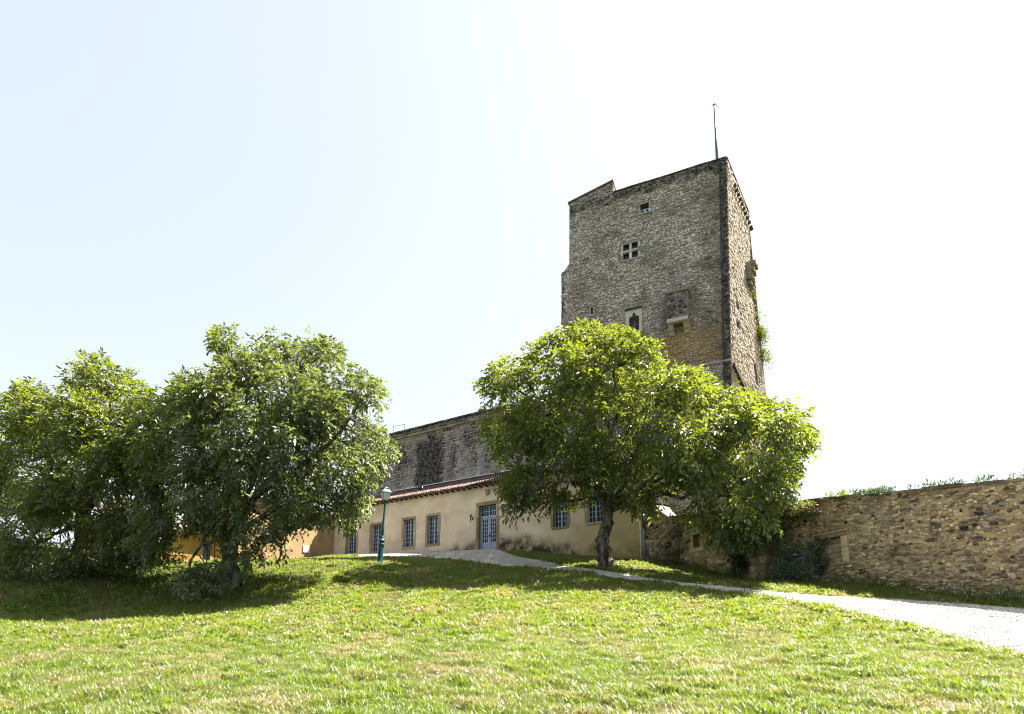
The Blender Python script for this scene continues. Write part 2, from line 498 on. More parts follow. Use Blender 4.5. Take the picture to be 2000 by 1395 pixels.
def ground_z(x, y):
    x = np.asarray(x, float); y = np.asarray(y, float)
    sh = np.broadcast(x, y).shape
    q = np.c_[np.broadcast_to(x, sh).ravel(), np.broadcast_to(y, sh).ravel()]
    qc = np.c_[np.clip(q[:, 0], -70, 70), np.clip(q[:, 1], -10, 100)]
    out = np.zeros(len(q))
    for i in range(0, len(q), 40000):
        a = qc[i:i+40000]
        K = -np.sqrt(((a[:, None]-ctrl[None, :, :2])**2).sum(2) + 1.5**2)
        out[i:i+40000] = K@_w[:len(ctrl)] + np.c_[np.ones(len(a)), a]@_w[len(ctrl):]
    far = sstep(60, 140, np.maximum(np.abs(q[:, 0]), np.abs(q[:, 1]-40)))
    out = out*(1-far) + 1.0*far*np.where(q[:, 1] > 40, .5, -.5)
    return out.reshape(sh)
def gz(x, y): return float(ground_z(x, y))
def gpix(px, py, y0=5, y1=60):
    """the lawn point seen at this place in the photograph"""
    ys = np.linspace(y0, y1, 700)
    d = ray(px, py)
    pts = EYE + d[None]*(ys/d[1])[:, None]
    dz = pts[:, 2] - ground_z(pts[:, 0], pts[:, 1])
    i = np.argmax(dz < 0)
    if dz[i] >= 0: i = int(np.argmin(dz))
    p = pts[i].copy(); p[2] = gz(p[0], p[1])
    return p

gx = np.concatenate([[-900, -400, -220, -140, -100, -80], np.arange(-62, 62.01, .5), [80, 100, 140, 220, 400, 900]])
gy = np.concatenate([[-400, -150, -60, -30], np.arange(-12, 80.01, .5), [90, 100, 120, 160, 240, 400, 900]])
GX, GY = np.meshgrid(gx, gy)
GZ = ground_z(GX, GY)
nx, ny = len(gx), len(gy)
ii = (np.arange(ny-1)[:, None]*nx + np.arange(nx-1)[None]).ravel()
link('ground', np_mesh('ground', np.c_[GX.ravel(), GY.ravel(), GZ.ravel()], [np.c_[ii, ii+1, ii+1+nx, ii+nx]], smooth=True), mat=M['ground'])['kind'] = 'structure'

# gravel path
def fbase(px, py): return hit(px, py, FAC.o - FAC.dy*.05, FAC.dy)[:2]
up_w = [fbase(680, 1086), fbase(740, 1084), fbase(800, 1081), fbase(860, 1078), fbase(915, 1076), fbase(950, 1075), fbase(974, 1075)] + \
       [gpix(*q)[:2] for q in ((1003, 1087), (1060, 1098), (1140, 1112), (1240, 1127), (1400, 1147), (1560, 1162), (1740, 1173), (1900, 1184), (2120, 1203))]
lo_w = [gpix(*q)[:2] for q in ((700, 1089.5), (745, 1089.5), (790, 1090), (830, 1091), (870, 1093.5), (915, 1098.5), (955, 1104), (1000, 1108.5), (1065, 1113), (1140, 1121), (1240, 1137), (1400, 1158), (1490, 1171), (1590, 1187), (1690, 1208), (1900, 1262), (2150, 1330))]
_d = (np.array(up_w[-1])-np.array(up_w[-2]))/np.linalg.norm(np.array(up_w[-1])-np.array(up_w[-2]))
for k_ in (4.0, 9.0):
    up_w.append(np.array(up_w[15])+_d*k_); lo_w.append(np.array(lo_w[16 if len(lo_w) > 16 else -1])+_d*k_)
def resample(pts, n):
    pts = np.array(pts); d = np.r_[0, np.cumsum(np.linalg.norm(np.diff(pts, axis=0), axis=1))]
    k = np.arange(len(pts)); t = np.linspace(0, len(pts)-1, n)
    # smooth index-wise Catmull-Rom
    i = np.clip(t.astype(int), 0, len(pts)-2); f = (t-i)[:, None]
    p0 = pts[np.clip(i-1, 0, None)]; p1 = pts[i]; p2 = pts[i+1]; p3 = pts[np.clip(i+2, None, len(pts)-1)]
    return .5*((2*p1) + (-p0+p2)*f + (2*p0-5*p1+4*p2-p3)*f**2 + (-p0+3*p1-3*p2+p3)*f**3)
NP, MP = 200, 40
pu, pl = resample(up_w, NP), resample(lo_w, NP)
wob = wavy(5, 2.2)
wob2 = wavy(6, .7)
pl = pl + np.c_[wob(pl[:, 0], pl[:, 1]), wob(pl[:, 1], pl[:, 0])]*.12 + np.c_[wob2(pl[:, 0], pl[:, 1]), wob2(pl[:, 1], pl[:, 0])]*.11
pu[60:] = pu[60:] + (np.c_[wob2(pu[:, 0], pu[:, 1]), wob2(pu[:, 1], pu[:, 0])]*.06)[60:]
tt = np.linspace(0, 1, MP)
PX = pu[:, None, :]*(1-tt)[None, :, None] + pl[:, None, :]*tt[None, :, None]
PZv = ground_z(PX[..., 0], PX[..., 1]) + .055
ii = (np.arange(NP-1)[:, None]*MP + np.arange(MP-1)[None]).ravel()
link('gravel_path', np_mesh('gravel_path', np.c_[PX.reshape(-1, 2), PZv.ravel()], [np.c_[ii, ii+MP, ii+MP+1, ii+1]], dict(track=(np.exp(-((tt[None]-.34)/.075)**2)+np.exp(-((tt[None]-.68)/.075)**2)+np.zeros((NP, 1))).ravel()), smooth=True), mat=M['gravel'])['kind'] = 'structure'
path_poly = np.r_[pu, pl[::-1]]
def in_poly(poly, x, y):
    c = np.zeros(len(x), bool)
    a = poly; b = np.roll(poly, -1, axis=0)
    for (x0, y0), (x1, y1) in zip(a, b):
        cr = ((y0 > y) != (y1 > y))
        if y0 != y1: c ^= cr & (x < (x1-x0)*(y-y0)/(y1-y0) + x0)
    return c

# ------------------------------------------------------------------ masonry
OCT = np.array([(-1, -.62), (-.7, -1), (.7, -1), (1, -.62), (1, .62), (.7, 1), (-.7, 1), (-1, .62)])
def courses(W, H, hr, lr, seed, wob=.3, drop=0.0, mask=None, u0=0.0, v0=0.0):
    r = np.random.default_rng(seed); out = []
    v = 0.0
    while v < H:
        h = r.uniform(*hr)
        u = -r.uniform(0, lr[1])
        while u < W:
            l = r.uniform(*lr)*(0.8+.4*r.random())
            a, b = max(u, 0), min(u+l, W)
            if b-a > lr[0]*.45:
                out.append((u0+(a+b)/2, v0+v+h/2+r.normal()*h*.09*wob, (b-a)/2, h/2))
            u += l
        v += h
    S = np.array(out)
    if mask is not None: S = S[~mask(S)]
    if drop: S = S[r.random(len(S)) > drop]
    return S
def stones_mesh(name, S, f, gap, proud, seed, depth=.06, jit=.16, attrs=None, inset=.82, rough=.35, rot=.05):
    """S: (n,4) centre u,v and half sizes; f(u,v,w) -> points; each stone its own chamfered, uneven block"""
    r = np.random.default_rng(seed); n = len(S)
    o = OCT[None] * (1 + r.normal(0, jit, (n, 8, 2)))
    o = np.clip(o, -1.12, 1.12)
    hw = np.maximum(S[:, 2]-gap*r.uniform(.5, 1.5, n), .015); hh = np.maximum(S[:, 3]-gap*r.uniform(.5, 1.5, n), .015)
    O = o*np.stack([hw, hh], 1)[:, None]
    a = r.normal(0, rot, n); ca, sa = np.cos(a), np.sin(a)
    O = np.stack([O[..., 0]*ca[:, None]-O[..., 1]*sa[:, None], O[..., 0]*sa[:, None]+O[..., 1]*ca[:, None]], 2)
    pr = r.uniform(*proud, n)
    ins = inset + r.normal(0, .04, (n, 8, 1))
    U = S[:, None, 0] + O[..., 0]; V = S[:, None, 1] + O[..., 1]
    U2 = S[:, None, 0] + O[..., 0]*ins[..., 0]; V2 = S[:, None, 1] + O[..., 1]*ins[..., 0]
    tilt = r.normal(0, rough, (n, 1, 2))*.12
    Wf = pr[:, None]*np.ones((n, 8)) + (O*tilt).sum(2) + r.normal(0, .004, (n, 8))
    Pb = f(U, V, np.full((n, 8), -depth)); Pm = f(U, V, Wf*.55); Pf = f(U2, V2, Wf)
    VV = np.concatenate([Pb, Pm, Pf], 1).reshape(-1, 3)
    b = (np.arange(n)*24)[:, None]
    k = np.arange(8); k2 = (k+1) % 8
    q1 = np.stack([k, k2, 8+k2, 8+k], 1); q2 = np.stack([8+k, 8+k2, 16+k2, 16+k], 1)
    quads = np.concatenate([(b[:, :, None]+q[None]).reshape(-1, 4) for q in (q1, q2)])
    oct_ = b + 16 + k[None]
    at = {}
    if attrs is None: attrs = {}
    at['tint'] = np.repeat(attrs.get('tint', np.clip(r.normal(.5, .22, n), 0, 1)), 24)
    for kk in ('ochre', 'dark'): at[kk] = np.repeat(np.clip(attrs.get(kk, np.zeros(n)), 0, 1), 24)
    return np_mesh(name, VV, [quads, oct_], at)
def wall_patch(name, f, us, vs, holes, depth, mats, parent, attrf=None, room=True):
    """front skin on f(u,v,w) with real openings: reveals go in by depth"""
    us = sorted(set([round(x, 5) for x in us] + [round(x, 5) for h in holes for x in h[:2]]))
    vs = sorted(set([round(x, 5) for x in vs] + [round(x, 5) for h in holes for x in h[2:4]]))
    mb = MB(); uv = []
    idx = {}
    def vid(u, v):
        if (u, v) not in idx:
            idx[(u, v)] = len(mb.v); mb.v.append(tuple(f(u, v, 0.0))); mb.t.append(.5); uv.append((u, v))
        return idx[(u, v)]
    for i in range(len(us)-1):
        for j in range(len(vs)-1):
            cu, cv = (us[i]+us[i+1])/2, (vs[j]+vs[j+1])/2
            if any(h[0] < cu < h[1] and h[2] < cv < h[3] for h in holes): continue
            mb.f.append((vid(us[i], vs[j]), vid(us[i+1], vs[j]), vid(us[i+1], vs[j+1]), vid(us[i], vs[j+1]))); mb.m.append(0)
    for a, b, c, d in holes:
        fr = [f(a, c, 0), f(b, c, 0), f(b, d, 0), f(a, d, 0)]; bk = [f(a, c, -depth), f(b, c, -depth), f(b, d, -depth), f(a, d, -depth)]
        mb.add(fr+bk, [(0, 1, 5, 4), (1, 2, 6, 5), (2, 3, 7, 6), (3, 0, 4, 7)]); uv += [(0, 1e3)]*8
        if room: mb.add(bk, [(0, 1, 2, 3)], mi=1); uv += [(0, 1e3)]*4
    o = mb.build(name, mats, parent)
    if attrf is not None:
        uv = np.array(uv); at = attrf(uv[:, 0], uv[:, 1])
        for k, v in at.items():
            a_ = o.data.attributes.new(k, 'FLOAT', 'POINT'); a_.data.foreach_set('value', np.clip(v, 0, 1).astype(np.float32))
    return o

# ------------------------------------------------------------------ the tower
TC = hit(1419, 308, CAS.o, CAS.dy); ZT = TC[2]
TL = PZ(1112, 404, ZT); TR = PZ(1464, 421, ZT)
CB = P(1430, 800, TC[1]); LB = P(1111.5, 660, TL[1]+.1)
RM = P(1465, 550, TR[1]); RB = P(1497, 775, TR[1]+.4)
def edge(pts):
    pts = sorted(pts, key=lambda p: p[2]); zs = np.array([p[2] for p in pts]); A = np.array(pts)
    def e(z):
        z = np.asarray(z, float)
        k = np.clip(np.searchsorted(zs, z)-1, 0, len(zs)-2)
        t = (z-zs[k])/(zs[k+1]-zs[k])
        r_ = A[k] + (A[k+1]-A[k])*t[..., None]
        r_[..., 2] = z
        return r_
    return e
eL, eC, eR = edge([LB, TL]), edge([CB, TC]), edge([RB, RM, TR])
Z0 = 6.0
def plane_f(ea, eb, z0):
    wid = np.linalg.norm(ea(np.array(ZT))-eb(np.array(ZT)))
    def f(u, z, w):
        u = np.asarray(u, float); z = np.asarray(z, float)+z0; w = np.asarray(w, float)
        a, b = ea(z), eb(z)
        p = a + (b-a)*(u/wid)[..., None]
        nn = np.stack([(b-a)[..., 1], -(b-a)[..., 0], np.zeros_like(z)], -1)
        nn = nn/np.linalg.norm(nn, axis=-1, keepdims=True)
        return p + nn*w[..., None]
    return f, wid
fF, WF = plane_f(eL, eC, Z0)
fR, WR = plane_f(eC, eR, Z0)
HT = ZT - Z0
def phit(f, px, py, g=(5, 15)):
    d = ray(px, py); x = np.array([g[0], g[1], 45.0])
    for _ in range(25):
        r0 = f(x[0], x[1], 0.0) - (EYE + d*x[2]); J = np.zeros((3, 3)); e = 1e-4
        J[:, 0] = (f(x[0]+e, x[1], 0.0)-f(x[0], x[1], 0.0))/e
        J[:, 1] = (f(x[0], x[1]+e, 0.0)-f(x[0], x[1], 0.0))/e
        J[:, 2] = -d
        x = x - np.linalg.solve(J, r0)
    return x[0], x[1]
def prect(f, x0, y0, x1, y1, g=(5, 15)):
    """pixel box -> (u0,u1,v0,v1) on a face; y0 top, y1 bottom measured at the middle"""
    xm = (x0+x1)/2; ym = (y0+y1)/2
    return (phit(f, x0, ym, g)[0], phit(f, x1, ym, g)[0], phit(f, xm, y1, g)[1], phit(f, xm, y0, g)[1])

tower = empty('castle_tower', fF(WF/2, 0, 0))
tag(tower, 'tall square rubble stone tower rising behind the green tree, blackened parapet', 'tower')
TI = -np.array(tower.location)
def shift(f):
    return lambda u, v, w: f(u, v, w) + TI
gF, gR = shift(fF), shift(fR)
hole_top = prect(fF, 1250.5, 398.5, 1267.5, 416)
hole_mid = prect(fF, 1217, 476, 1246, 506)
hole_got = prect(fF, 1229, 621, 1248.5, 645)
hole_slit = prect(fF, 1154.2, 601, 1158.3, 615.5)
holesF = [hole_top, hole_mid, hole_got, hole_slit]
zs_ = list(np.linspace(0, HT, 14))
wall_patch('core', gF, np.linspace(0, WF, 8), zs_, holesF, .24, [M['tower_mortar'], M['room']], tower)
holesR = [prect(fR, 1438, 592, 1443.5, 604, (3, 18)), prect(fR, 1438.5, 628, 1444.5, 641, (3, 18)), prect(fR, 1474, 713, 1479, 750, (6, 12))]
wall_patch('core', gR, np.linspace(0, WR, 5), zs_ + [phit(fR, 1465, 550, (7, 20))[1]], holesR, .5, [M['tower_mortar'], M['room']], tower)
bk = MB()                                            # back, far side and roof deck
zz = [0, HT*.5, HT-1.0]
A_ = [[gF(0, z, 0), gR(WR, z, 0), gF(0, z, 0)+gR(WR, z, 0)-gF(WF, z, 0), gF(WF, z, 0)] for z in zz]
for i in range(2):
    a, b = A_[i], A_[i+1]
    bk.add([a[0], a[2], b[2], b[0]], [(0, 1, 2, 3)]); bk.add([a[2], a[1], b[1], b[2]], [(0, 1, 2, 3)])
top_ = A_[2]; bk.add([top_[0], top_[3], top_[1], top_[2]], [(0, 1, 2, 3)])
tl_, tc_, tr_ = gF(0, HT, 0), gF(WF, HT, 0), gR(WR, HT, 0); tb_ = tl_+tr_-tc_
b2 = A_[2]
bk.add([b2[0], b2[2], tb_, tl_], [(0, 1, 2, 3)]); bk.add([b2[2], b2[1], tr_, tb_], [(0, 1, 2, 3)])
inn = lambda p: p + ((tl_+tr_)/2 - p)*np.array([.07, .07, 0])
ring_o = [tl_, tc_, tr_, tb_]; ring_i = [inn(p) for p in ring_o]; ring_b = [p-np.array([0, 0, 1.0]) for p in ring_i]
for i in range(4):
    j = (i+1) % 4
    bk.add([ring_o[i], ring_o[j], ring_i[j], ring_i[i]], [(0, 1, 2, 3)]); bk.add([ring_i[i], ring_i[j], ring_b[j], ring_b[i]], [(0, 1, 2, 3)])
bk.build('back_wall', M['tower_mortar'], tower)

# stone skins
LAT = prect(fF, 1308, 584, 1347, 640)
STRz = phit(fF, 1375, 714)[1]
gotx = prect(fF, 1222, 604, 1254.5, 650)
def maskF(S):
    m = np.zeros(len(S), bool)
    for h in holesF[:2] + [hole_slit]:
        e = .10
        m |= (S[:, 0]+S[:, 2] > h[0]-e) & (S[:, 0]-S[:, 2] < h[1]+e) & (S[:, 1]+S[:, 3] > h[2]-e) & (S[:, 1]-S[:, 3] < h[3]+e)
    for h in (gotx, LAT):
        m |= (S[:, 0] > h[0]-.02) & (S[:, 0] < h[1]+.02) & (S[:, 1] > h[2]) & (S[:, 1] < h[3])
    m |= (S[:, 0] > WF-.42) & (S[:, 1] < HT-.25)
    m |= S[:, 1] > HT-.02
    return m
SF = courses(WF, HT-.02, (.10, .19), (.15, .42), 3, wob=1.6, drop=.075, mask=maskF)
n1, n2, n3 = wavy(21, 3.2), wavy(22, 1.6), wavy(23, 6.0)
uu, vv = SF[:, 0], SF[:, 1]
lat_c = (LAT[0]+LAT[1])/2
ochre = .95*sstep(LAT[2]+1.0, LAT[2]-1.2, vv + .8*n1(uu, vv)) * (.55+.45*sstep(2.0, 6.5, uu)) * (.2+.8*sstep(STRz-.2, STRz+.4, vv))
dark = .95*sstep(HT-1.0, HT-.55, vv+.18*n2(uu, vv)) + .75*sstep(.45, 1.0, n1(uu, vv))*.6 \
     + .8*np.exp(-((uu-lat_c+.9)/.45)**2-((vv-LAT[2]-1.2)/1.3)**2) + .6*np.exp(-((uu-LAT[1]-.4)/.5)**2-((vv-LAT[3])/.8)**2)
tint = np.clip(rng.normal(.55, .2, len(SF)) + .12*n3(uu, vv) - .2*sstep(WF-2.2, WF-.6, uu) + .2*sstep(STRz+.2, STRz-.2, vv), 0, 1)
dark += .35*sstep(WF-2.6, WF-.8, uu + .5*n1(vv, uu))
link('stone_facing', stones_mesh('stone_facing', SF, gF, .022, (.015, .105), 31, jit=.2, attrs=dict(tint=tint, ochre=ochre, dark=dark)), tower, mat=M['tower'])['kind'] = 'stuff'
def maskR(S):
    m = S[:, 1] > HT-.02
    for h in holesR: m |= (S[:, 0]+S[:, 2] > h[0]-.05) & (S[:, 0]-S[:, 2] < h[1]+.05) & (S[:, 1]+S[:, 3] > h[2]-.05) & (S[:, 1]-S[:, 3] < h[3]+.05)
    return m
SR = courses(WR, HT-.02, (.12, .22), (.18, .45), 4, wob=1.0, drop=.02, mask=maskR)
uu, vv = SR[:, 0], SR[:, 1]
link('stone_facing', stones_mesh('stone_facing', SR, gR, .018, (.01, .07), 32, attrs=dict(tint=np.clip(rng.normal(.5, .2, len(SR)), 0, 1), ochre=.5*sstep(.0, 1, n1(uu, vv))*sstep(17, 10, vv), dark=.5*sstep(.5, 1, n2(uu, vv)))), tower, mat=M['tower_sunlit'])['kind'] = 'stuff'
# dark corner strip, block by block, and a lightning cable beside it
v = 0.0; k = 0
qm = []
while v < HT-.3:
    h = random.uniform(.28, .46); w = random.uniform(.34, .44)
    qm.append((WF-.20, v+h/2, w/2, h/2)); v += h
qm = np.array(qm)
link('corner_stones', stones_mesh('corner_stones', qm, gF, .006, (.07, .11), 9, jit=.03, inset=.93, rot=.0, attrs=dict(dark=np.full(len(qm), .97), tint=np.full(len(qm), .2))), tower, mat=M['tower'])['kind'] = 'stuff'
mb = MB(); mb.tube([gF(WF-.50, z, .13) for z in np.linspace(2, HT+.02, 12)], .028, 5); mb.tube([gF(WF-.44, z, .10) for z in np.linspace(2, HT, 12)], .02, 5)
mb.build('lightning_cable', M['black_metal'], tower)
# string course above the paler ashlar, and the scar of an old roof on the right side
u_s = phit(fF, 1300, 733)[0]
mb = MB(); x = u_s
while x < WF:
    l = random.uniform(.5, .9); e = min(x+l-.02, WF)
    vs_ = [gF(a, STRz+b, c) for c in (-.02, .17) for a, b in ((x, -.07), (e, -.07), (e, .07), (x, .07))]
    mb.add(vs_, [(4, 5, 6, 7), (0, 4, 7, 3), (5, 1, 2, 6), (7, 6, 2, 3), (0, 1, 5, 4)], random.random())
    x += l
setat(mb.build('string_course', M['tower'], tower), dark=.55)
a, b = phit(fR, 1429.5, 713, (.3, 12)), phit(fR, 1466, 790, (5, 10))
mb = MB(); nn = 14
for i in range(nn):
    t0, t1 = i/nn, (i+.94)/nn
    q = [(a[0]+(b[0]-a[0])*t, a[1]+(b[1]-a[1])*t) for t in (t0, t1)]
    vs_ = [gR(q[s][0], q[s][1]+d, c) for c in (-.02, .22) for s, d in ((0, -.13), (1, -.13), (1, .13), (0, .13))]
    mb.add(vs_, [(4, 5, 6, 7), (0, 4, 7, 3), (5, 1, 2, 6), (7, 6, 2, 3), (0, 1, 5, 4)], random.random()*.3)
mb.build('roof_scar', M['wood_and_shade_brown'], tower)
# corbels along the top of the right side
for i in range(11):
    px = 1432 + (1467-1432)*((i/10)**1.0); py = 364 + (454-364)*(i/10)
    c = phit(fR, px, py, (.3+6*i/10, HT-2))
    c = (min(c[0], WR+.1), c[1])
    vs_ = [gR(c[0]+x, c[1]+z, w) for w in (-.03, .26) for x, z in ((-.09, -.13 if w < 0 else -.09), (.09, -.13 if w < 0 else -.09), (.09, .09), (-.09, .09))]
    MB().add(vs_, [(4, 5, 6, 7), (0, 4, 7, 3), (5, 1, 2, 6), (7, 6, 2, 3), (0, 1, 5, 4)], .05).build('corbel', M['wood_and_shade_brown'], tower)  # stone corbels coloured dark brown to paint in their shaded undersides
# putlog sockets in a rising row under the parapet
for i in range(10):
    px = 1147 + (1391-1147)*i/9; py = 425 - (425-344.5)*i/9
    c = phit(fF, px, py, (5, 20))
    vs_ = [gF(c[0]+x, c[1]+z, w) for w in (-.02, .10) for x, z in ((-.17, -.07), (.17, -.07), (.15, .08), (-.16, .07))]
    ob = MB().add(vs_, [(4, 5, 6, 7), (0, 4, 7, 3), (5, 1, 2, 6), (7, 6, 2, 3), (0, 1, 5, 4)], random.uniform(.2, .6)).build('beam_end', M['dressed'], tower)

# windows of the tower
def patch_box(mb, f, u0, u1, v0, v1, w0, w1, tint=.5):
    vs_ = [f(u, v, w) for w in (w0, w1) for u, v in ((u0, v0), (u1, v0), (u1, v1), (u0, v1))]
    return mb.add(vs_, [(4, 5, 6, 7), (0, 4, 7, 3), (5, 1, 2, 6), (7, 6, 2, 3), (0, 1, 5, 4), (3, 2, 1, 0)], tint)
def surround(f, h, t, w, parent, mat, sill=True):
    setat(patch_box(MB(), f, h[0]-t, h[1]+t, h[3], h[3]+t*1.1, -.1, w, .3).build('lintel', mat, parent), dark=.35)
    if sill: patch_box(MB(), f, h[0]-t, h[1]+t, h[2]-t*.8, h[2], -.1, w+.04).build('sill', mat, parent)
    for s in (0, 1):
        n = 3
        for k in range(n):
            z0 = h[2]+(h[3]-h[2])*k/n; z1 = h[2]+(h[3]-h[2])*(k+1)/n-.01
            e = t*(.8+.5*((k+s) % 2))
            u0, u1 = (h[0]-e, h[0]) if s == 0 else (h[1], h[1]+e)
            patch_box(MB(), f, u0, u1, z0, z1, -.1, w, random.random()*.7).build('jamb_stone', mat, parent)
            setat(parent.children[-1], dark=random.uniform(.1, .45))
# small top window
h = hole_top
w_ = MB(); zt = h[2]+(h[3]-h[2])*.52; um = (h[0]+h[1])/2
for a0, a1, b0, b1 in ((h[0], h[0]+.07, h[2], zt), (h[1]-.07, h[1], h[2], zt), (um-.09, um+.09, h[2], zt), (h[0], h[1], h[2], h[2]+.06), (h[0], h[1], zt-.06, zt)):
    patch_box(w_, gF, a0, a1, b0, b1, -.19, -.10)
tw = w_.build('window', M['blue'], tower)
for a0, a1 in ((h[0]+.07, um-.09), (um+.09, h[1]-.07)):
    patch_box(MB(), gF, a0, a1, h[2]+.06, zt-.06, -.17, -.15).build('pane', M['glass'], tw)
surround(gF, h, .13, .05, tw, M['tower'])
# cross window
h = hole_mid
w_ = MB(); um = (h[0]+h[1])/2; zt = h[2]+(h[3]-h[2])*.52
patch_box(w_, gF, um-.09, um+.09, h[2], zt-.07, -.2, .03, 1.0); patch_box(w_, gF, um-.09, um+.09, zt+.07, h[3], -.2, .03)
patch_box(w_, gF, h[0]-.06, h[1]+.04, zt-.07, zt+.07, -.2, .09)
cw = w_.build('cross_window', M['tower'], tower)
for a0, a1 in ((h[0], um-.09), (um+.09, h[1])):
    for b0, b1 in ((h[2], zt-.07), (zt+.07, h[3])):
        patch_box(MB(), gF, a0, a1, b0, b1, -.19, -.16).build('pane', M['glass'], cw)
surround(gF, h, .15, .05, cw, M['tower'])
# gothic window with cusped head
h, g = hole_got, gotx
um = (h[0]+h[1])/2; hw = (h[1]-h[0])/2
sp = h[3]-.02
arch = [(h[0], sp)]
for k in range(1, 7): arch.append((h[0]+hw*.72*(1-math.cos(math.pi/2*k/6)), sp + .16*math.sin(math.pi/2*k/6)))
for k in range(1, 10): arch.append((um-.17*math.cos(math.pi*k/9-.35*math.cos(math.pi*k/9)), sp+.20+.20*abs(math.sin(math.pi*k/9))))
for k in range(6, -1, -1): arch.append((h[1]-hw*.72*(1-math.cos(math.pi/2*k/6)), sp + .16*math.sin(math.pi/2*k/6)))
top = g[3]
mb = MB()
for k in range(len(arch)-1):                          # slab above the opening, cut to the cusps
    (a0, b0), (a1, b1) = arch[k], arch[k+1]
    if a1-a0 < 1e-4: continue
    mb.add([gF(a0, b0, .05), gF(a1, b1, .05), gF(a1, top, .05), gF(a0, top, .05)], [(0, 1, 2, 3)], .8)
    mb.add([gF(a0, b0, .05), gF(a1, b1, .05), gF(a1, b1, -.2), gF(a0, b0, -.2)], [(3, 2, 1, 0)], .4)
patch_box(mb, gF, g[0], h[0], g[2], top, -.1, .05, .9); patch_box(mb, gF, h[1], g[1], g[2], top, -.1, .05, .7)
gw = mb.build('gothic_window', M['pale_dressed'], tower)
mb = MB()
mb.add([gF(u, v, .025) for u, v in ((h[0], sp-.03), (h[1], sp-.03), (h[1], sp+.42), (h[0], sp+.42))], [(0, 1, 2, 3)])
mb.build('dark_light', M['glass'], gw)
mb = MB()
for a0, a1, b0, b1 in ((um-.06, um+.06, h[2], h[3]), (h[0], h[1], h[3]-.13, h[3]-.03), (h[0], h[0]+.06, h[2], h[3]), (h[1]-.06, h[1], h[2], h[3]), (um, h[1], h[2]+.42, h[2]+.5), (h[0], um, h[2]+.42, h[2]+.5)):
    patch_box(mb, gF, a0, a1, b0, b1, -.20, -.12)
mb.build('wooden_frame', M['wood'], gw)
for a0, a1 in ((h[0]+.06, um-.06), (um+.06, h[1]-.06)):
    patch_box(MB(), gF, a0, a1, h[2], h[3]-.13, -.19, -.17).build('pane', M['glass'], gw)
a, b = phit(fF, 1222, 608.5), phit(fF, 1253, 599.5)
mb = MB(); patch_box(mb, gF, a[0]-.05, b[0]+.05, (a[1]+b[1])/2-.06, (a[1]+b[1])/2+.06, -.02, .16, .1); mb.build('drip_mould', M['wood_and_shade_brown'], gw)
surround(gF, hole_slit, .12, .05, tower, M['tower'])

# latrine box (breteche)
h = LAT
lt = MB(); pj = .95
patch_box(lt, gF, h[0], h[1], h[2]+.15, h[3], 0, pj)
latr = lt.build('latrine_box', M['tower_mortar'], tower)
fl = lambda u, v, w: gF(h[0]+np.asarray(u), h[2]+.15+np.asarray(v), pj+np.asarray(w))
Sl = courses(h[1]-h[0], h[3]-h[2]-.17, (.14, .22), (.2, .42), 8)
link('stone_facing', stones_mesh('stone_facing', Sl, fl, .012, (.01, .045), 8, attrs=dict(dark=np.clip(rng.uniform(.5, 1.3, len(Sl)), 0, 1), tint=rng.uniform(0, .6, len(Sl)))), latr, mat=M['tower'])['kind'] = 'stuff'
fl2 = lambda u, v, w: gF(h[0]-np.asarray(w), h[2]+.15+np.asarray(v), np.asarray(u))
fl3 = lambda u, v, w: gF(h[1]+np.asarray(w), h[2]+.15+np.asarray(v), pj-np.asarray(u))
for ff in (fl2, fl3):
    S2 = courses(pj, h[3]-h[2]-.17, (.14, .22), (.2, .36), 12)
    link('stone_facing', stones_mesh('stone_facing', S2, ff, .012, (.01, .03), 12, attrs=dict(dark=rng.uniform(.3, 1, len(S2)))), latr, mat=M['tower'])['kind'] = 'stuff'
mb = MB()
vs_ = [gF(u, v, w) for u in (h[0]-.1, h[1]+.1) for v, w in ((h[3]+.02, pj+.12), (h[3]+.12, pj+.12), (h[3]+.62, 0), (h[3]+.02, 0))]
mb.add(vs_, [(0, 1, 2, 3), (7, 6, 5, 4), (0, 4, 5, 1), (1, 5, 6, 2), (3, 7, 4, 0)], .3); mb.build('slab_roof', M['tower_mortar'], latr)
S3 = courses(h[1]-h[0]+.2, .78, (.22, .28), (.4, .7), 14)
fsl = lambda u, v, w: gF(h[0]-.1+np.asarray(u), h[3]+.12+np.asarray(v)*.62, pj+.12-np.asarray(v)*1.12 + np.asarray(w)*.6)
link('roof_slab_course', stones_mesh('roof_slab_course', S3, fsl, .008, (.01, .04), 14, attrs=dict(dark=np.full(len(S3), .9))), latr, mat=M['tower'])['kind'] = 'stuff'
patch_box(MB(), gF, h[0]-.02, h[1]+.02, h[2]+.02, h[2]+.28, pj-.28, pj+.06, .5).build('lintel_beam', M['tower'], latr)
setat(latr.children[-1], dark=.55, ochre=.6)
cwid = .36
for s in (0, 1):
    u0 = h[0] if s == 0 else h[1]-cwid
    mb = MB()
    prof = [(0, h[2]+.15), (0, h[2]-.62), (.22, h[2]-.62), (.34, h[2]-.40), (.50, h[2]-.36), (.66, h[2]-.12), (.74, h[2]-.06), (.74, h[2]+.15)]
    n = len(prof)
    vs_ = [gF(u0, z, w) for w, z in prof] + [gF(u0+cwid, z, w) for w, z in prof]
    mb.add(vs_, [tuple(range(n)), tuple(range(2*n-1, n-1, -1))] + [(i, n+i, n+(i+1) % n, (i+1) % n) for i in range(n)], .7)
    setat(mb.build('stone_bracket', M['tower'], latr), dark=.25, ochre=.6)

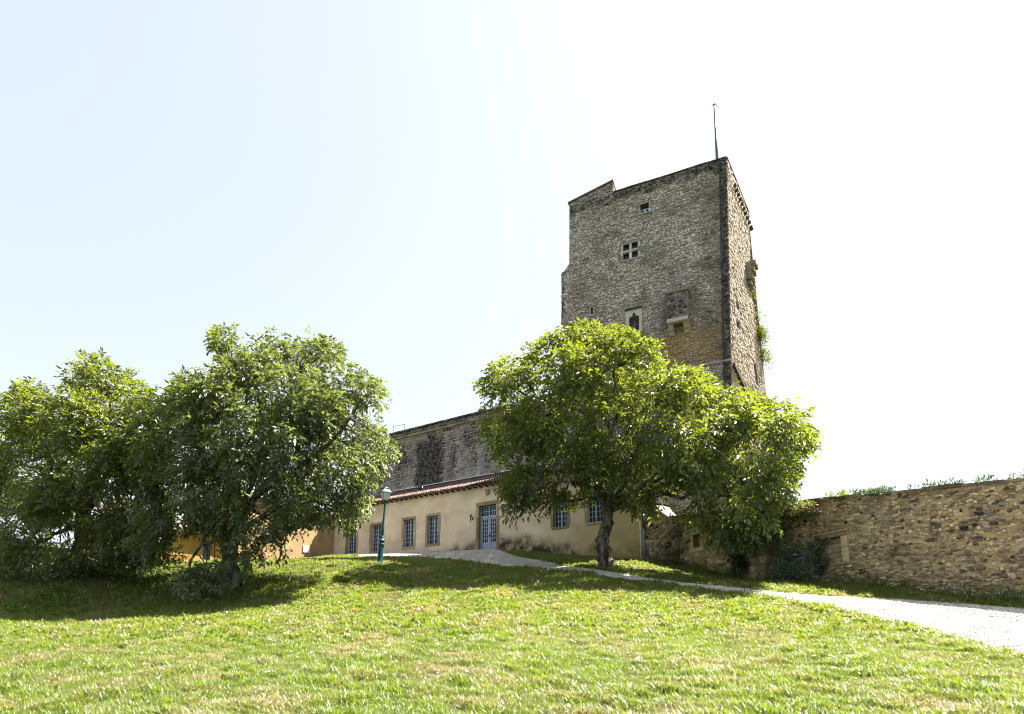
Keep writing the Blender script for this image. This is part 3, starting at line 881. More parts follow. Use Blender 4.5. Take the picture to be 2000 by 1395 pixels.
# left buttress with a sloped head
b0, b1 = phit(fF, 1096.5, 540, (-.5, 20)), phit(fF, 1113, 514, (0, 21))
zl, zr = b0[1]+.15, b1[1]
bt = MB()
vs_ = [gF(u, v, w) for w in (-1.6, -.03) for u, v in ((b0[0], 0), (.02, 0), (.02, zr), (b0[0], zl))]
bt.add(vs_, [(4, 5, 6, 7), (0, 4, 7, 3), (5, 1, 2, 6), (7, 6, 2, 3)])
butt = bt.build('buttress', M['tower_mortar'], tower)
Sb = courses(-b0[0], zr, (.13, .24), (.2, .5), 15, mask=lambda S: (S[:, 1]+S[:, 3]) > zl+(S[:, 0])/(-b0[0])*(zr-zl))
fb = lambda u, v, w: gF(b0[0]+np.asarray(u), v, np.asarray(w)-.03)
link('stone_facing', stones_mesh('stone_facing', Sb, fb, .015, (.01, .06), 15, attrs=dict(dark=.9*sstep(.35, .1, Sb[:, 0]))), butt, mat=M['tower'])['kind'] = 'stuff'
fbs = lambda u, v, w: gF(b0[0]-np.asarray(w), v, -.03-np.asarray(u))
S2 = courses(1.5, zl, (.2, .3), (.25, .5), 16)
link('stone_facing', stones_mesh('stone_facing', S2, fbs, .015, (.01, .06), 16, attrs=dict(dark=np.full(len(S2), .8))), butt, mat=M['tower'])['kind'] = 'stuff'

# stair turret on the roof: front flush with the tower face, lean-to top
t1 = phit(fF, 1197, 355, (3, 25)); t0 = phit(fF, 1112.5, 397.5, (0, 24))
tt0, tt1 = t0[1], t1[1]
dp = 2.6
tu = MB()
Ft = [gF(t0[0], HT-.4, -.01), gF(t1[0], HT-.4, -.01), gF(t1[0], tt1, -.01), gF(t0[0], tt0, -.01)]
drop_ = tt1-HT-.02
Bt = [gF(t0[0], HT-.4, -dp), gF(t1[0], HT-.4, -dp), gF(t1[0], tt1-drop_, -dp), gF(t0[0], min(tt0, tt1-drop_), -dp)]
tu.add(Ft+Bt, [(0, 1, 2, 3), (1, 5, 6, 2), (4, 0, 3, 7), (5, 4, 7, 6), (3, 2, 6, 7)])
tur = tu.build('stair_turret', M['tower_mortar'], tower)
wT = t1[0]-t0[0]
ST = courses(wT, tt1-HT+.35, (.12, .2), (.2, .45), 17, mask=lambda S: (S[:, 1]+S[:, 3]) > (tt0-HT+.35)+(S[:, 0])/wT*(tt1-tt0))
fT = lambda u, v, w: gF(t0[0]+np.asarray(u), HT-.33+np.asarray(v), np.asarray(w))
link('stone_facing', stones_mesh('stone_facing', ST, fT, .012, (.01, .05), 17, attrs=dict(tint=np.clip(rng.normal(.35, .2, len(ST)), 0, 1), dark=rng.uniform(.1, .6, len(ST)))), tur, mat=M['tower'])['kind'] = 'stuff'
SS = courses(dp, tt1-HT, (.12, .2), (.2, .4), 18, mask=lambda S: (S[:, 1]+S[:, 3]) > (tt1-HT)-(S[:, 0])/dp*drop_)
fS = lambda u, v, w: gF(t1[0]+np.asarray(w), HT+np.asarray(v), -np.asarray(u))
link('stone_facing', stones_mesh('stone_facing', SS, fS, .012, (.01, .03), 18), tur, mat=M['tower_sunlit'])['kind'] = 'stuff'
rf = MB(); e = .12
q = [gF(t0[0]-e, tt0-.03, e), gF(t1[0]+e*.5, tt1+.02, e), gF(t1[0]+e*.5, tt1-drop_+.02, -dp-.1), gF(t0[0]-e, min(tt0, tt1-drop_)-.03, -dp-.1)]
rf.add(q+[p+np.array([0, 0, .10]) for p in q], [(3, 2, 1, 0), (4, 5, 6, 7), (0, 1, 5, 4), (1, 2, 6, 5), (2, 3, 7, 6), (3, 0, 4, 7)], .3)
rf.build('lean_to_roof', M['tile'], tur)
# parapet capping stones
for (ff, wd) in ((gF, WF), (gR, WR)):
    u = (t1[0]+.05) if ff is gF else .0
    mb = MB()
    while u < wd-.05:
        l = random.uniform(.6, 1.1); e = min(u+l, wd)
        patch_box(mb, ff, u+.005, e-.005, HT, HT+random.uniform(.06, .10), -.62, .10 if ff is gF else .07, random.random()*.4); u += l
    o = mb.build('parapet_coping', M['castle'], tower)
    for kk, val in (('dark', .85),):
        a_ = o.data.attributes.new(kk, 'FLOAT', 'POINT'); a_.data.foreach_set('value', np.full(len(o.data.vertices), val, np.float32))
# broken latrine on the right side of the tower
c0, c1 = phit(fR, 1454.5, 512, (5, 20)), phit(fR, 1456, 552, (5, 18))
for k in range(4):
    z = c0[1] + (c1[1]-c0[1])*(k+.2)/3.6
    for j in range(2):
        u = c0[0] + .15 + j*.75
        if u > WR+.2: continue
        d = .78-.14*k
        patch_box(MB(), gR, u, u+.36, z-.12, z+.15, -.05, d, random.uniform(0, .25)).build('broken_bracket', M['rubble'], tower)
patch_box(MB(), gR, c0[0]+.05, WR-.1, c1[1]+.5, c0[1]-.15, -.05, .42, .1).build('broken_latrine', M['tower_mortar'], tower)

# flagpole on the tower roof
fp = P(1400.5, 318, TC[1]+1.6)
tp = P(1395.5, 207, TC[1]+1.6)
fo = empty('flagpole', (fp[0], fp[1], fp[2]-1.2))
tag(fo, 'thin bare flagpole standing on the tower roof beside the front corner', 'flagpole')
base = np.array(fo.location)
L = tp-base
mb = MB(); mb.tube([(0, 0, -.6), L*.55, L*.553, L], [.115, .105, .095, .08], 8); mb.build('pole', M['pole'], fo, smooth=True)
MB().lathe([(.01, 0), (.09, .05), (.1, .12), (.05, .18), (.02, .2)], 8).build('finial', M['black_metal'], fo, L)
mb = MB(); mb.tube([L+np.array([-.16, 0, .08]), L+np.array([.2, 0, .02])], .035, 6); mb.build('pulley_arm', M['black_metal'], fo)
mb = MB(); mb.tube([L+np.array([-.15, 0, .05]), L+np.array([-.22, 0, -.5]), L+np.array([-.06, 0, -1.0]), L*.5+np.array([-.09, 0, 0]), L*.33+np.array([-.08, 0, 0])], .012, 4); mb.build('halyard', M['white_paint'], fo)
for sx, sy in ((-1.3, -.3), (.9, -.5), (.2, 1.1)):
    mb = MB(); mb.tube([(sx, sy, -.1), L*.27*0+np.array([0, 0, 1.35])], .02, 5); mb.build('stay', M['black_metal'], fo)

# ------------------------------------------------------------------ castle curtain wall behind the long building
xa, za = CAS.loc(757, 851); xb, zb = CAS.loc(960, 794)
ztop = (za+zb)/2
xt = CAS.local(eL(np.array(ztop-4)))[0] + .1
z_str = np.mean([CAS.loc(758, 866)[1], CAS.loc(960, 813)[1]])
xw = xa
cas = empty('castle_wall', CAS.o, CAS.ang)
tag(cas, 'high grey castle wall with black water streak above the long tiled roof', 'wall')
zb0 = -3.0
mb = MB(); mb.box(xw, xt, .0, 9.0, zb0, z_str); mb.box(xw+.25, xt, .12, .9, z_str, ztop-.14)
mb.build('core', M['castle_mortar'], cas)
o_core = cas.children[0]
fC = lambda u, v, w: np.stack([xw+np.asarray(u), -np.asarray(w), np.asarray(v)], -1)
z_roof = 5.0
SC = courses(xt-xw, z_str-z_roof+.6, (.22, .34), (.22, .46), 41, v0=z_roof-.6, wob=.8)
uu, vv = SC[:, 0], SC[:, 1]
m1, m2 = wavy(51, 2.6), wavy(52, 1.1)
s0, s1 = CAS.loc(816, 900)[0]-xw, CAS.loc(862, 900)[0]-xw
streak = sstep(s0-.5, s0+.2, uu+.25*m2(uu*0, vv))*sstep(s1+.5, s1-.2, uu+.25*m2(uu*0+3, vv))*sstep(z_str-.2, z_str-1.4, vv)
streak += .7*sstep(.4, 1.2, uu+.2*m2(uu*0, vv))*sstep(3.2, 2.0, uu)*sstep(z_str-.1, z_str-1.0, vv)*sstep(z_roof+2, z_roof+4, vv)
streak += .6*sstep(.5, .95, m2(uu*.55, vv*.06))*sstep(z_roof+1, z_roof+5, vv)
dark = streak*1.0 + .6*sstep(.1, .9, m1(uu, vv*.6))*sstep(z_roof, z_str, vv) + .35*sstep(z_str-4, z_str-.8, vv)
pale = sstep(z_roof+4.2, z_roof+1.5, vv+.8*m1(uu, vv))
tint = np.clip(rng.normal(.38, .17, len(SC)) + .35*pale, 0, 1)
link('stone_facing', stones_mesh('stone_facing', SC, fC, .022, (.008, .04), 42, jit=.14, attrs=dict(tint=tint, dark=dark)), cas, mat=M['castle'])['kind'] = 'stuff'
SP_ = courses(xt-xw-.25, ztop-.14-z_str-.2, (.24, .34), (.3, .55), 43, u0=.25, v0=z_str+.2)
fP = lambda u, v, w: fC(u, v, np.asarray(w)-.12)
link('stone_facing', stones_mesh('stone_facing', SP_, fP, .015, (.008, .035), 43, jit=.08, attrs=dict(tint=np.clip(rng.normal(.35, .18, len(SP_)), 0, 1), dark=rng.uniform(.45, 1.0, len(SP_)))), cas, mat=M['castle'])['kind'] = 'stuff'
setat(o_core, dark=np.full(len(o_core.data.vertices), .25))
# the mortar face carries the streak too: a fine skin in front of the core
us_ = np.linspace(0, xt-xw, 70); vs_ = np.linspace(z_roof-.8, z_str, 40)
UU, VV = np.meshgrid(us_, vs_)
pts = fC(UU.ravel(), VV.ravel(), np.full(UU.size, .004)); ii = (np.arange(39)[:, None]*70+np.arange(69)[None]).ravel()
U_, V_ = UU.ravel(), VV.ravel()
dk = sstep(s0-.5, s0+.2, U_+.25*m2(U_*0, V_))*sstep(s1+.5, s1-.2, U_+.25*m2(U_*0+3, V_))*sstep(z_str-.2, z_str-1.4, V_) + .45*sstep(.3, .9, m1(U_, V_*.6))
link('mortar_face', np_mesh('mortar_face', pts, [np.c_[ii, ii+1, ii+71, ii+70]], dict(dark=np.clip(dk, 0, 1), tint=np.full(len(U_), .5), ochre=.35*sstep(z_str-1.3, z_str, V_))), cas, mat=M['castle_mortar'])
for nm, zz0, zz1, pr in (('string_course', z_str, z_str+.2, .16), ('coping', ztop-.14, ztop, .05)):
    x = xw-.05 if nm == 'string_course' else xw+.2
    mb = MB()
    while x < xt:
        l = random.uniform(.5, .95); e = min(x+l, xt)
        mb.box(x, e-.012, -pr+random.uniform(-.01, .01), .9, zz0, zz1+random.uniform(-.015, .015), random.random(), bev=.015); x += l
    o = mb.build(nm, M['castle'] if nm == 'coping' else M['dressed'], cas)
    setat(o, dark=np.full(len(o.data.vertices), .8 if nm == 'coping' else .35))
# lower stub of wall going on to the left
xs0 = CAS.loc(690, 960)[0]; zs0 = CAS.loc(735, 925)[1]
mb = MB(); mb.box(xs0, xw-.01, .35, 2.0, zb0, zs0)
stub = mb.build('low_wall', M['castle_mortar'], cas)
S5 = courses(xw-xs0-.02, zs0-z_roof+.8, (.24, .36), (.28, .5), 45, v0=z_roof-.8)
f5 = lambda u, v, w: np.stack([xs0+np.asarray(u), .35-np.asarray(w), np.asarray(v)], -1)
link('stone_facing', stones_mesh('stone_facing', S5, f5, .02, (.01, .04), 45, attrs=dict(dark=rng.uniform(.3, .9, len(S5)))), stub, mat=M['castle'])['kind'] = 'stuff'
# pale rail on the wall end
rl = empty('roof_rail', CAS.w(xw+.25, .5, ztop), CAS.ang)
tag(rl, 'thin pale metal rail on top of the left end of the grey castle wall', 'railing')
MB().tube([(0, 0, -.02), (0, 0, .85)], .025, 6).build('post', M['pole'], rl)
MB().tube([(1.5, 0, -.02), (1.5, 0, .80)], .025, 6).build('post', M['pole'], rl)
MB().tube([(-.05, 0, .85), (1.55, 0, .80)], .022, 6).build('handrail', M['pole'], rl)

# ------------------------------------------------------------------ the long low building
bld = empty('long_building', FAC.o, FAC.ang)
tag(bld, 'long low tan plastered building with blue windows and clay tile roof', 'building')
z_eave = np.mean([FAC.loc(745, 985)[1], FAC.loc(860, 966)[1], FAC.loc(965, 945)[1]])
print('eave', [round(FAC.loc(*q)[1], 2) for q in ((745, 985), (860, 966), (965, 945))], 'XL,XR', XL, XR, 'cas top', za, zb, 'str', z_str)
WW, WH, RV = 1.06, 2.18, .24
wpx = [(683, 699, 1082), (731, 746, 1077.5), (793, 811, 1069), (839, 859, 1063), (1083.5, 1111, 1030), (1150, 1179, 1021)]
wins = []
for x0, x1, yb in wpx:
    a = FAC.loc(x0, yb-25, RV)[0]; b = FAC.loc(x1, yb-25, RV)[0]
    zb_ = FAC.loc((x0+x1)/2, yb, RV)[1]
    wins.append(((a+b)/2, zb_)); 
print('wins', [(round(a, 2), round(b, 2)) for a, b in wins])
dx0, dx1 = FAC.loc(938.5, 1040, RV)[0], FAC.loc(972.5, 1040, RV)[0]
dz0, dz1 = -.25, FAC.loc(955, 988, RV)[1]
dz0 = FAC.loc(955, 1074.5, 0)[1]
holes = [(x-WW/2, x+WW/2, z, z+WH) for x, z in wins] + [(dx0, dx1, dz0-.4, dz1)]
fW = lambda u, v, w: np.array([float(u), -float(w), float(v)])
def plaster_attr(u, v):
    g0 = ground_z(*(FAC.o[:2, None] + FAC.dx[:2, None]*u[None])) - FAC.o[2]
    nz = wavy(61, 2.4)
    hgt = v - g0
    lim = .35 + .45*sstep(-1.2, 1.0, u)*sstep(8, 2, u) + .25*sstep(-3.5, -1.5, u) + .3*sstep(5, 9, u)
    d = .9*sstep(lim+.35, lim-.35, hgt + .35*nz(u, v*0))*sstep(-6, -2.0, u)
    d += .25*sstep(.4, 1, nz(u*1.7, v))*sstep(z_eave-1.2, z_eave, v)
    d += .22*sstep(.9, .1, hgt+.3*nz(u, v))
    return dict(dark=d, ochre=.75*sstep(3.5, 10, u + nz(u, v)*1.2) + .3*sstep(.2, 1, nz(v*1.3, u)))  # ochre towards the right paints in yellow bounce light; the rest is mottling
wall_patch('wall', fW, np.linspace(XL, XR, 70), np.linspace(-2.2, z_eave+.15, 26), holes, .7, [M['plaster'], M['room']], bld, plaster_attr)
mb = MB(); mb.box(XL+.02, XR-.65, .72, BD-.02, -2.2, z_eave+.1); mb.build('inner_mass', M['room'], bld)

def pane_mesh(w, h):
    return MB().box(-w/2, w/2, -.004, .004, -h/2, h/2).mesh('pane', M['glass'])
def make_window(x, z, n):
    fr = MB()
    W2, y0, y1 = WW/2, RV, RV+.07
    fr.box(-W2, W2, y0, y1, 0, .07); fr.box(-W2, W2, y0, y1, WH-.06, WH)
    fr.box(-W2, -W2+.06, y0, y1, .07, WH-.06); fr.box(W2-.06, W2, y0, y1, .07, WH-.06); fr.box(-.055, .055, y0-.012, y1, .07, WH-.06)
    rows, pw = 6, (W2-.06-.055)/2
    ph = (WH-.13)/rows
    for k in range(1, rows):
        zz = .07+k*ph
        for s in (-1, 1): fr.box(min(s*.055, s*(W2-.06)), max(s*.055, s*(W2-.06)), y0+.012, y1-.012, zz-.02, zz+.02)
    for s in (-1, 1):
        xm = s*(.055+pw); fr.box(xm-.02, xm+.02, y0+.010, y1-.014, .07, WH-.06)
    wd = fr.build('window', M['blue'], bld, (x, 0, z))
    pm = make_window.pm = getattr(make_window, 'pm', None) or pane_mesh(pw-.02, ph-.02)
    for s in (-1, 1):
        for c in range(2):
            for k in range(rows):
                link('pane', pm, wd, (s*(.055+pw*(c+.5)), y0+.04, .07+ph*(k+.5)), rot=(random.gauss(0, .012), 0, random.gauss(0, .012)))
    t = .2
    MB().box(-W2-t, W2+t, -.025, RV, WH, WH+t*1.05, random.random(), bev=.012).build('lintel', M['dressed'], wd)
    if n < 4: MB().box(-W2-t, W2+t, -.03, RV, -t, 0, random.random(), bev=.012).build('sill', M['dressed'], wd)
    else: MB().box(-W2-.12, W2+.12, -.05, RV, -.16, 0, random.random(), bev=.015).build('sill', M['dressed'], wd)
    for s in (-1, 1):
        hs = sorted([0, WH, WH*random.uniform(.28, .4), WH*random.uniform(.6, .75)])
        for k in range(3):
            a, b = (-W2-t*random.uniform(.9, 1.25), -W2) if s < 0 else (W2, W2+t*random.uniform(.9, 1.25))
            MB().box(a, b, -.022-.004*random.random(), RV, hs[k], hs[k+1]-.008, random.random(), bev=.012).build('jamb_stone', M['dressed'], wd)
    return wd
for n, (x, z) in enumerate(wins): make_window(x, z, n)
# glazed double door with transom
DW, DH = dx1-dx0, dz1-dz0; xm = (dx0+dx1)/2
tr_z = FAC.loc(955, 1009.5, RV)[1]-dz0
fr = MB(); y0, y1 = RV, RV+.08
fr.box(-DW/2, -DW/2+.07, y0, y1, 0, DH); fr.box(DW/2-.07, DW/2, y0, y1, 0, DH); fr.box(-DW/2+.07, DW/2-.07, y0, y1, DH-.07, DH); fr.box(-DW/2+.07, DW/2-.07, y0-.03, y1, tr_z-.06, tr_z+.08)
fr.box(-.05, .05, y0, y1, tr_z+.08, DH-.07)
door = fr.build('door', M['blue'], bld, (xm, 0, dz0))
def glazed(parent, x0, x1, z0, z1, cols, rows, y, mb, miss=()):
    pw, ph = (x1-x0)/cols, (z1-z0)/rows
    for c in range(1, cols): mb.box(x0+c*pw-.02, x0+c*pw+.02, y, y+.035, z0, z1)
    for r_ in range(1, rows): mb.box(x0, x1, y+.002, y+.033, z0+r_*ph-.02, z0+r_*ph+.02)
    pm = pane_mesh(pw-.02, ph-.02)
    for c in range(cols):
        for r_ in range(rows):
            link('pane', pm, parent, (x0+(c+.5)*pw, y+.025, z0+(r_+.5)*ph), rot=(random.gauss(0, .01), 0, random.gauss(0, .01)))
bars = MB()
for s in (-1, 1):
    a, b = (-DW/2+.07, -.05) if s < 0 else (.05, DW/2-.07)
    glazed(door, a+.03, b-.03, tr_z+.12, DH-.11, 3, 2, y0+.01, bars)
    a, b = (-DW/2+.07, -.006) if s < 0 else (.006, DW/2-.07)
    lf = MB(); H1 = tr_z-.06; yl = y0+.012
    lf.box(a, a+.11, yl, yl+.055, .01, H1); lf.box(b-.11, b, yl, yl+.055, .01, H1); lf.box(a+.11, b-.11, yl, yl+.055, H1-.12, H1); lf.box(a+.11, b-.11, yl, yl+.055, .01, .16); lf.box(a+.11, b-.11, yl, yl+.055, .5, .62)
    lf.box(a+.11, b-.11, yl+.02, yl+.04, .16, .5); lf.box(a+.15, b-.15, yl+.006, yl+.02, .2, .46)
    leafo = lf.build('door_leaf', M['blue'], door)
    pw, ph = (b-a-.22)/3, (H1-.12-.62)/6
    gb = MB()
    for c in range(1, 3): gb.box(a+.11+c*pw-.02, a+.11+c*pw+.02, yl+.01, yl+.045, .62, H1-.12)
    for r_ in range(1, 6): gb.box(a+.11, b-.11, yl+.012, yl+.043, .62+r_*ph-.02, .62+r_*ph+.02)
    gb.build('glazing_bars', M['blue'], door)
    pm = pane_mesh(pw-.02, ph-.02)
    for c in range(3):
        for r_ in range(6): link('pane', pm, door, (a+.11+(c+.5)*pw, yl+.03, .62+(r_+.5)*ph), rot=(random.gauss(0, .012), 0, random.gauss(0, .012)))
bars.build('transom_bars', M['blue'], door)
MB().box(.02, .08, y0-.05, y0+.012, 1.0, 1.25, bev=.01).build('handle', M['black_metal'], door)
t = .25
for k, (a, b) in enumerate(((-DW/2-t, -DW*.12), (-DW*.12+.006, DW/2+t))):
    MB().box(a, b, -.03, RV, DH, DH+t*1.1, .3+.5*random.random(), bev=.015).build('lintel', M['dressed'], door)
for s in (-1, 1):
    hs = [-.4, DH*.28, DH*.52, DH*.74, DH]
    for k in range(4):
        a, b = (-DW/2-t*random.uniform(.85, 1.15), -DW/2) if s < 0 else (DW/2, DW/2+t*random.uniform(.85, 1.15))
        MB().box(a, b, -.03-.004*random.random(), RV, hs[k], hs[k+1]-.008, random.random(), bev=.015).build('jamb_stone', M['dressed'], door)
MB().box(-DW/2, DW/2, .0, RV+.1, -.3, .0, .5).build('threshold', M['dressed'], door)
# carved shield over the door
px, pz = FAC.loc(953, 962)
mb = MB(); mb.prism([(-.13, -.2), (.13, -.2), (.19, .12), (.17, .22), (-.17, .22), (-.19, .12)], -.10, .02, .3); mb.prism([(-.07, -.13), (.07, -.13), (.11, .1), (-.11, .1)], -.13, -.10, .8)
mb.build('carved_shield', M['dressed'], bld, (px, 0, pz))
# lean-to roof
SL = math.tan(math.radians(22.5)); ov = .42
zr0 = z_eave + .05
rz = lambda y: zr0 + SL*(y+ov)
mb = MB()
mb.add([(XL-.25, -ov, zr0), (XR+.22, -ov, zr0), (XR+.22, BD-.05, rz(BD-.05)), (XL-.25, BD-.05, rz(BD-.05))] + [(XL-.25, -ov, zr0+.06), (XR+.22, -ov, zr0+.06), (XR+.22, BD-.05, rz(BD-.05)+.06), (XL-.25, BD-.05, rz(BD-.05)+.06)],
       [(3, 2, 1, 0), (4, 5, 6, 7), (0, 1, 5, 4), (1, 2, 6, 5), (2, 3, 7, 6), (3, 0, 4, 7)])
mb.build('roof_deck', M['wood_and_shade_brown'], bld)
def tile_mesh():
    sp_, ln = .235, .36
    xs = np.arange(XL-.2, XR+.2, sp_); ys = np.arange(-ov-.07, BD-.1, ln)
    n = 7; V, Fc, T = [], [], []
    ang = np.linspace(0, math.pi, n)
    sl_ = math.hypot(1, SL)
    r = np.random.default_rng(77); b = 0
    for kind in (0, 1):
        for x in xs:
            for y in ys:
                x_ = x + (sp_/2 if kind else 0) + r.normal(0, .008); r0, r1 = (.098, .082) if kind else (.105, .085)
                dz = .03 + r.normal(0, .006) if kind else -.0
                tv = float(np.clip(r.normal(.5, .25), 0, 1)); tw_ = r.normal(0, .012)
                for (yy, rr) in ((y, r0), (y+ln+.06, r1)):
                    zz = rz(yy) + .075 + (dz if yy == y else dz-.02)
                    s = 1 if kind else -1
                    for a in ang:
                        V.append((x_ + rr*math.cos(a) + (tw_ if yy == y else 0), yy, zz + s*rr*.75*math.sin(a) + (.03 if not kind else 0)))
                for a in range(n-1): Fc.append((b+a, b+a+1, b+n+a+1, b+n+a))
                T += [tv]*(2*n); b += 2*n
    return np_mesh('roof_tile', np.array(V), [np.array(Fc)], dict(tint=np.array(T)), smooth=True)
link('roof_tile', tile_mesh(), bld, mat=M['tile'])['kind'] = 'stuff'
mb = MB()
x = XL
while x < XR:
    mb.box(x, x+.09, -ov+.08, .1, zr0-.11, zr0-.005, random.random()); x += .52
mb.box(XL-.2, XR+.2, -ov-.005, -ov+.02, zr0-.03, zr0+.055)
mb.build('eave_timber', M['wood_and_shade_brown'], bld)
yb_ = BD-.1
mb = MB(); mb.box(XL-.25, XR+.2, yb_-.35, yb_+.02, rz(yb_)+.10, rz(yb_)+.17); mb.build('flashing', M['zinc'], bld)
# downpipes and cables at the right corner
for (xa_, ya_, xb_, yb2, m_, rr) in ((1249, 1017, 1254.5, 1099, 'white_paint', .055), (1257, 1033, 1260, 1097, 'blue', .045)):
    l0, l1 = FAC.loc(xa_, ya_, -.08), FAC.loc(xb_, yb2, -.08)
    xx = min((l0[0]+l1[0])/2, XR+.1)
    MB().tube([(xx, -.09, l1[1]-.2), (xx, -.09, l0[1])], rr, 8).build('downpipe', M[m_], bld, smooth=True)
    mb = MB(); mb.tube([(xx, -.07, l0[1]), (xx-.06, -.05, l0[1]+.4), (xx-.08, -.05, z_eave)], .016, 5); mb.build('cable', M['black_metal'], bld)
# right-hand end wall, lit by the sun
fE = lambda u, v, w: np.array([float(u), -float(w), float(v)])
eh = []
for x0, y0_, x1, y1_ in ((1286, 962, 1296, 1000), (1305, 968, 1314, 1012)):
    a, b = END.loc(x0, (y0_+y1_)/2), END.loc(x1, (y0_+y1_)/2)
    zt_, zb_ = END.loc((x0+x1)/2, y0_)[1], END.loc((x0+x1)/2, y1_)[1]
    eh.append((a[0], b[0], zb_, zt_))
en = empty('end_gable', END.o, END.ang); en.name = 'end_wall'
en.parent = bld; en.location = (XR, 0, 0); en.rotation_euler = (0, 0, END.ang-FAC.ang)
EW = 9.5
mbx = wall_patch('plaster_face', fE, np.linspace(0, EW, 20), np.linspace(-2.2, 10.5, 20), eh, .5, [M['end_plaster'], M['room']], en,
                 lambda u, v: dict(dark=.35*sstep(.2, 1, wavy(71, 2)(u, v)), ochre=0*u))
mb = MB(); mb.add([(0, .55, -2.2), (EW, .55, -2.2), (EW, .55, 10.5), (0, .55, 10.5), (0, .01, 10.5), (EW, .01, 10.5), (EW, .01, -2.2)], [(3, 2, 1, 0), (4, 5, 2, 3), (6, 1, 2, 5)]); mb.build('rear_face', M['end_plaster'], en)
for h in eh:
    w_ = MB()
    w_.box(h[0], h[0]+.07, .2, .26, h[2], h[3]); w_.box(h[1]-.07, h[1], .2, .26, h[2], h[3]); w_.box((h[0]+h[1])/2-.04, (h[0]+h[1])/2+.04, .2, .26, h[2], h[3])
    for k in range(5): w_.box(h[0]+.07, h[1]-.07, .21, .25, h[2]+(h[3]-h[2])*k/4-.03, h[2]+(h[3]-h[2])*k/4+.03)
    w_.box(h[0]-.01, h[1]+.01, .262, .27, h[2], h[3], mi=1)
    w_.build('window', [M['blue'], M['glass']], en)
    su = MB()
    su.box(h[0]-.22, h[0], -.03, .2, h[2], h[3], .7, bev=.01); su.box(h[1], h[1]+.22, -.03, .2, h[2], h[3], .5, bev=.01); su.box(h[0]-.3, h[1]+.3, -.04, .2, h[3], h[3]+.3, .9, bev=.01)
    su.build('window_surround', M['pale_dressed'], en)

# wall lamps by the door
def wall_lamp(px, py, label):
    x, z = FAC.loc(px, py, -.12)
    o = empty('wall_lamp', FAC.w(x, 0, z), FAC.ang)
    tag(o, label, 'wall lamp', 'iron wall lamps beside the blue door')
    MB().box(-.05, .05, -.03, .0, -.12, .12, bev=.01).build('back_plate', M['black_metal'], o)
    MB().tube([(0, -.02, -.05), (0, -.2, -.1), (0, -.26, .0)], .022, 6).build('arm', M['black_metal'], o)
    mb = MB(); mb.lathe([(.015, -.38), (.035, -.15), (.06, .1), (.085, .16), (.085, .19)], 10); mb.build('torch_body', M['black_metal'], o, (0, -.26, 0), smooth=True)
    mb = MB(); mb.lathe([(.06, .19), (.085, .26), (.07, .36), (.02, .44)], 10); mb.build('glass_shade', M['milk'], o, (0, -.26, 0), smooth=True)
wall_lamp(921.5, 1012, 'black iron wall lamp on the plaster left of the blue door')
wall_lamp(984, 998, 'black iron wall lamp on the plaster right of the blue door')
# floodlight on the roof edge
q = FAC.loc(821, 953, .6)
fo2 = empty('floodlight', FAC.w(q[0], .6, rz(.6)+.1), FAC.ang)
tag(fo2, 'small black floodlight standing on the tiled roof edge', 'floodlight')
MB().tube([(0, 0, -.05), (0, 0, .28)], .025, 6).build('stem', M['black_metal'], fo2)
mb = MB(); mb.box(-.2, .2, -.09, .09, -.14, .14, bev=.03); o = mb.build('lamp_head', M['black_metal'], fo2, (0, 0, .40), rot=(-.7, 0, .5))
MB().box(-.17, .17, -.10, -.092, -.11, .11).build('lens', M['glass'], o)

# ------------------------------------------------------------------ left wing and the orange outbuilding
wg = empty('side_wing', WING.o, WING.ang)
tag(wg, 'sunlit tan plastered wing joining the left end of the long building', 'building')
wall_patch('wall', fE, np.linspace(-9.4, 0, 30), np.linspace(-3.5, z_eave-.2, 20), [], .3, [M['wing_plaster'], M['room']], wg,
           lambda u, v: dict(dark=.4*sstep(.2, 1, wavy(81, 1.6)(u, v))+.3*sstep(.9, .2, v+3.0), ochre=.3*sstep(0, 1, wavy(82, 3)(u, v))))
mb = MB(); mb.box(-9.4, 0, .02, 4.0, -3.5, z_eave-.21); mb.build('inner_mass', M['wing_plaster'], wg)
mb = MB(); mb.add([(-9.7, -.4, z_eave-.25), (.3, -.4, z_eave-.25), (.3, 4.3, z_eave+1.2), (-9.7, 4.3, z_eave+1.2), (-9.7, -.4, z_eave-.13), (.3, -.4, z_eave-.13), (.3, 4.3, z_eave+1.32), (-9.7, 4.3, z_eave+1.32)], [(3, 2, 1, 0), (4, 5, 6, 7), (0, 1, 5, 4), (1, 2, 6, 5), (2, 3, 7, 6), (3, 0, 4, 7)])
mb.build('roof', M['tile'], wg)
nb = WING.loc(598, 1073)
no = empty('notice', WING.w(nb[0], 0, nb[1]), WING.ang)
tag(no, 'white rectangular notice fixed on the sunlit tan wall', 'notice')
MB().box(-.34, .34, -.05, -.01, -.3, .3, bev=.012).build('board', M['white_paint'], no)
MB().box(-.30, .30, -.056, -.051, -.26, .26).build('sheet', M['white_paint'], no)
OB = Frame(WING.w(-9.6, -.5, 0), D2)
ob = empty('outbuilding', OB.o, OB.ang)
tag(ob, 'low orange plastered outbuilding with grey door half hidden by the left tree', 'building')
dr = (OB.loc(396, 1078), OB.loc(411, 1078))
dzt, dzb = OB.loc(404, 1057)[1], OB.loc(404, 1057)[1]-2.15
z_ob = OB.loc(400, 1044)[1]
hd = [(dr[0][0], dr[1][0], dzb, dzt)]
wall_patch('wall', fE, np.linspace(-8, 0, 12), np.linspace(dzb-2.5, z_ob, 10), hd, .25, [M['orange_plaster'], M['room']], ob, lambda u, v: dict(dark=.3*sstep(.3, 1, wavy(91, 1.6)(u, v)), ochre=0*u))
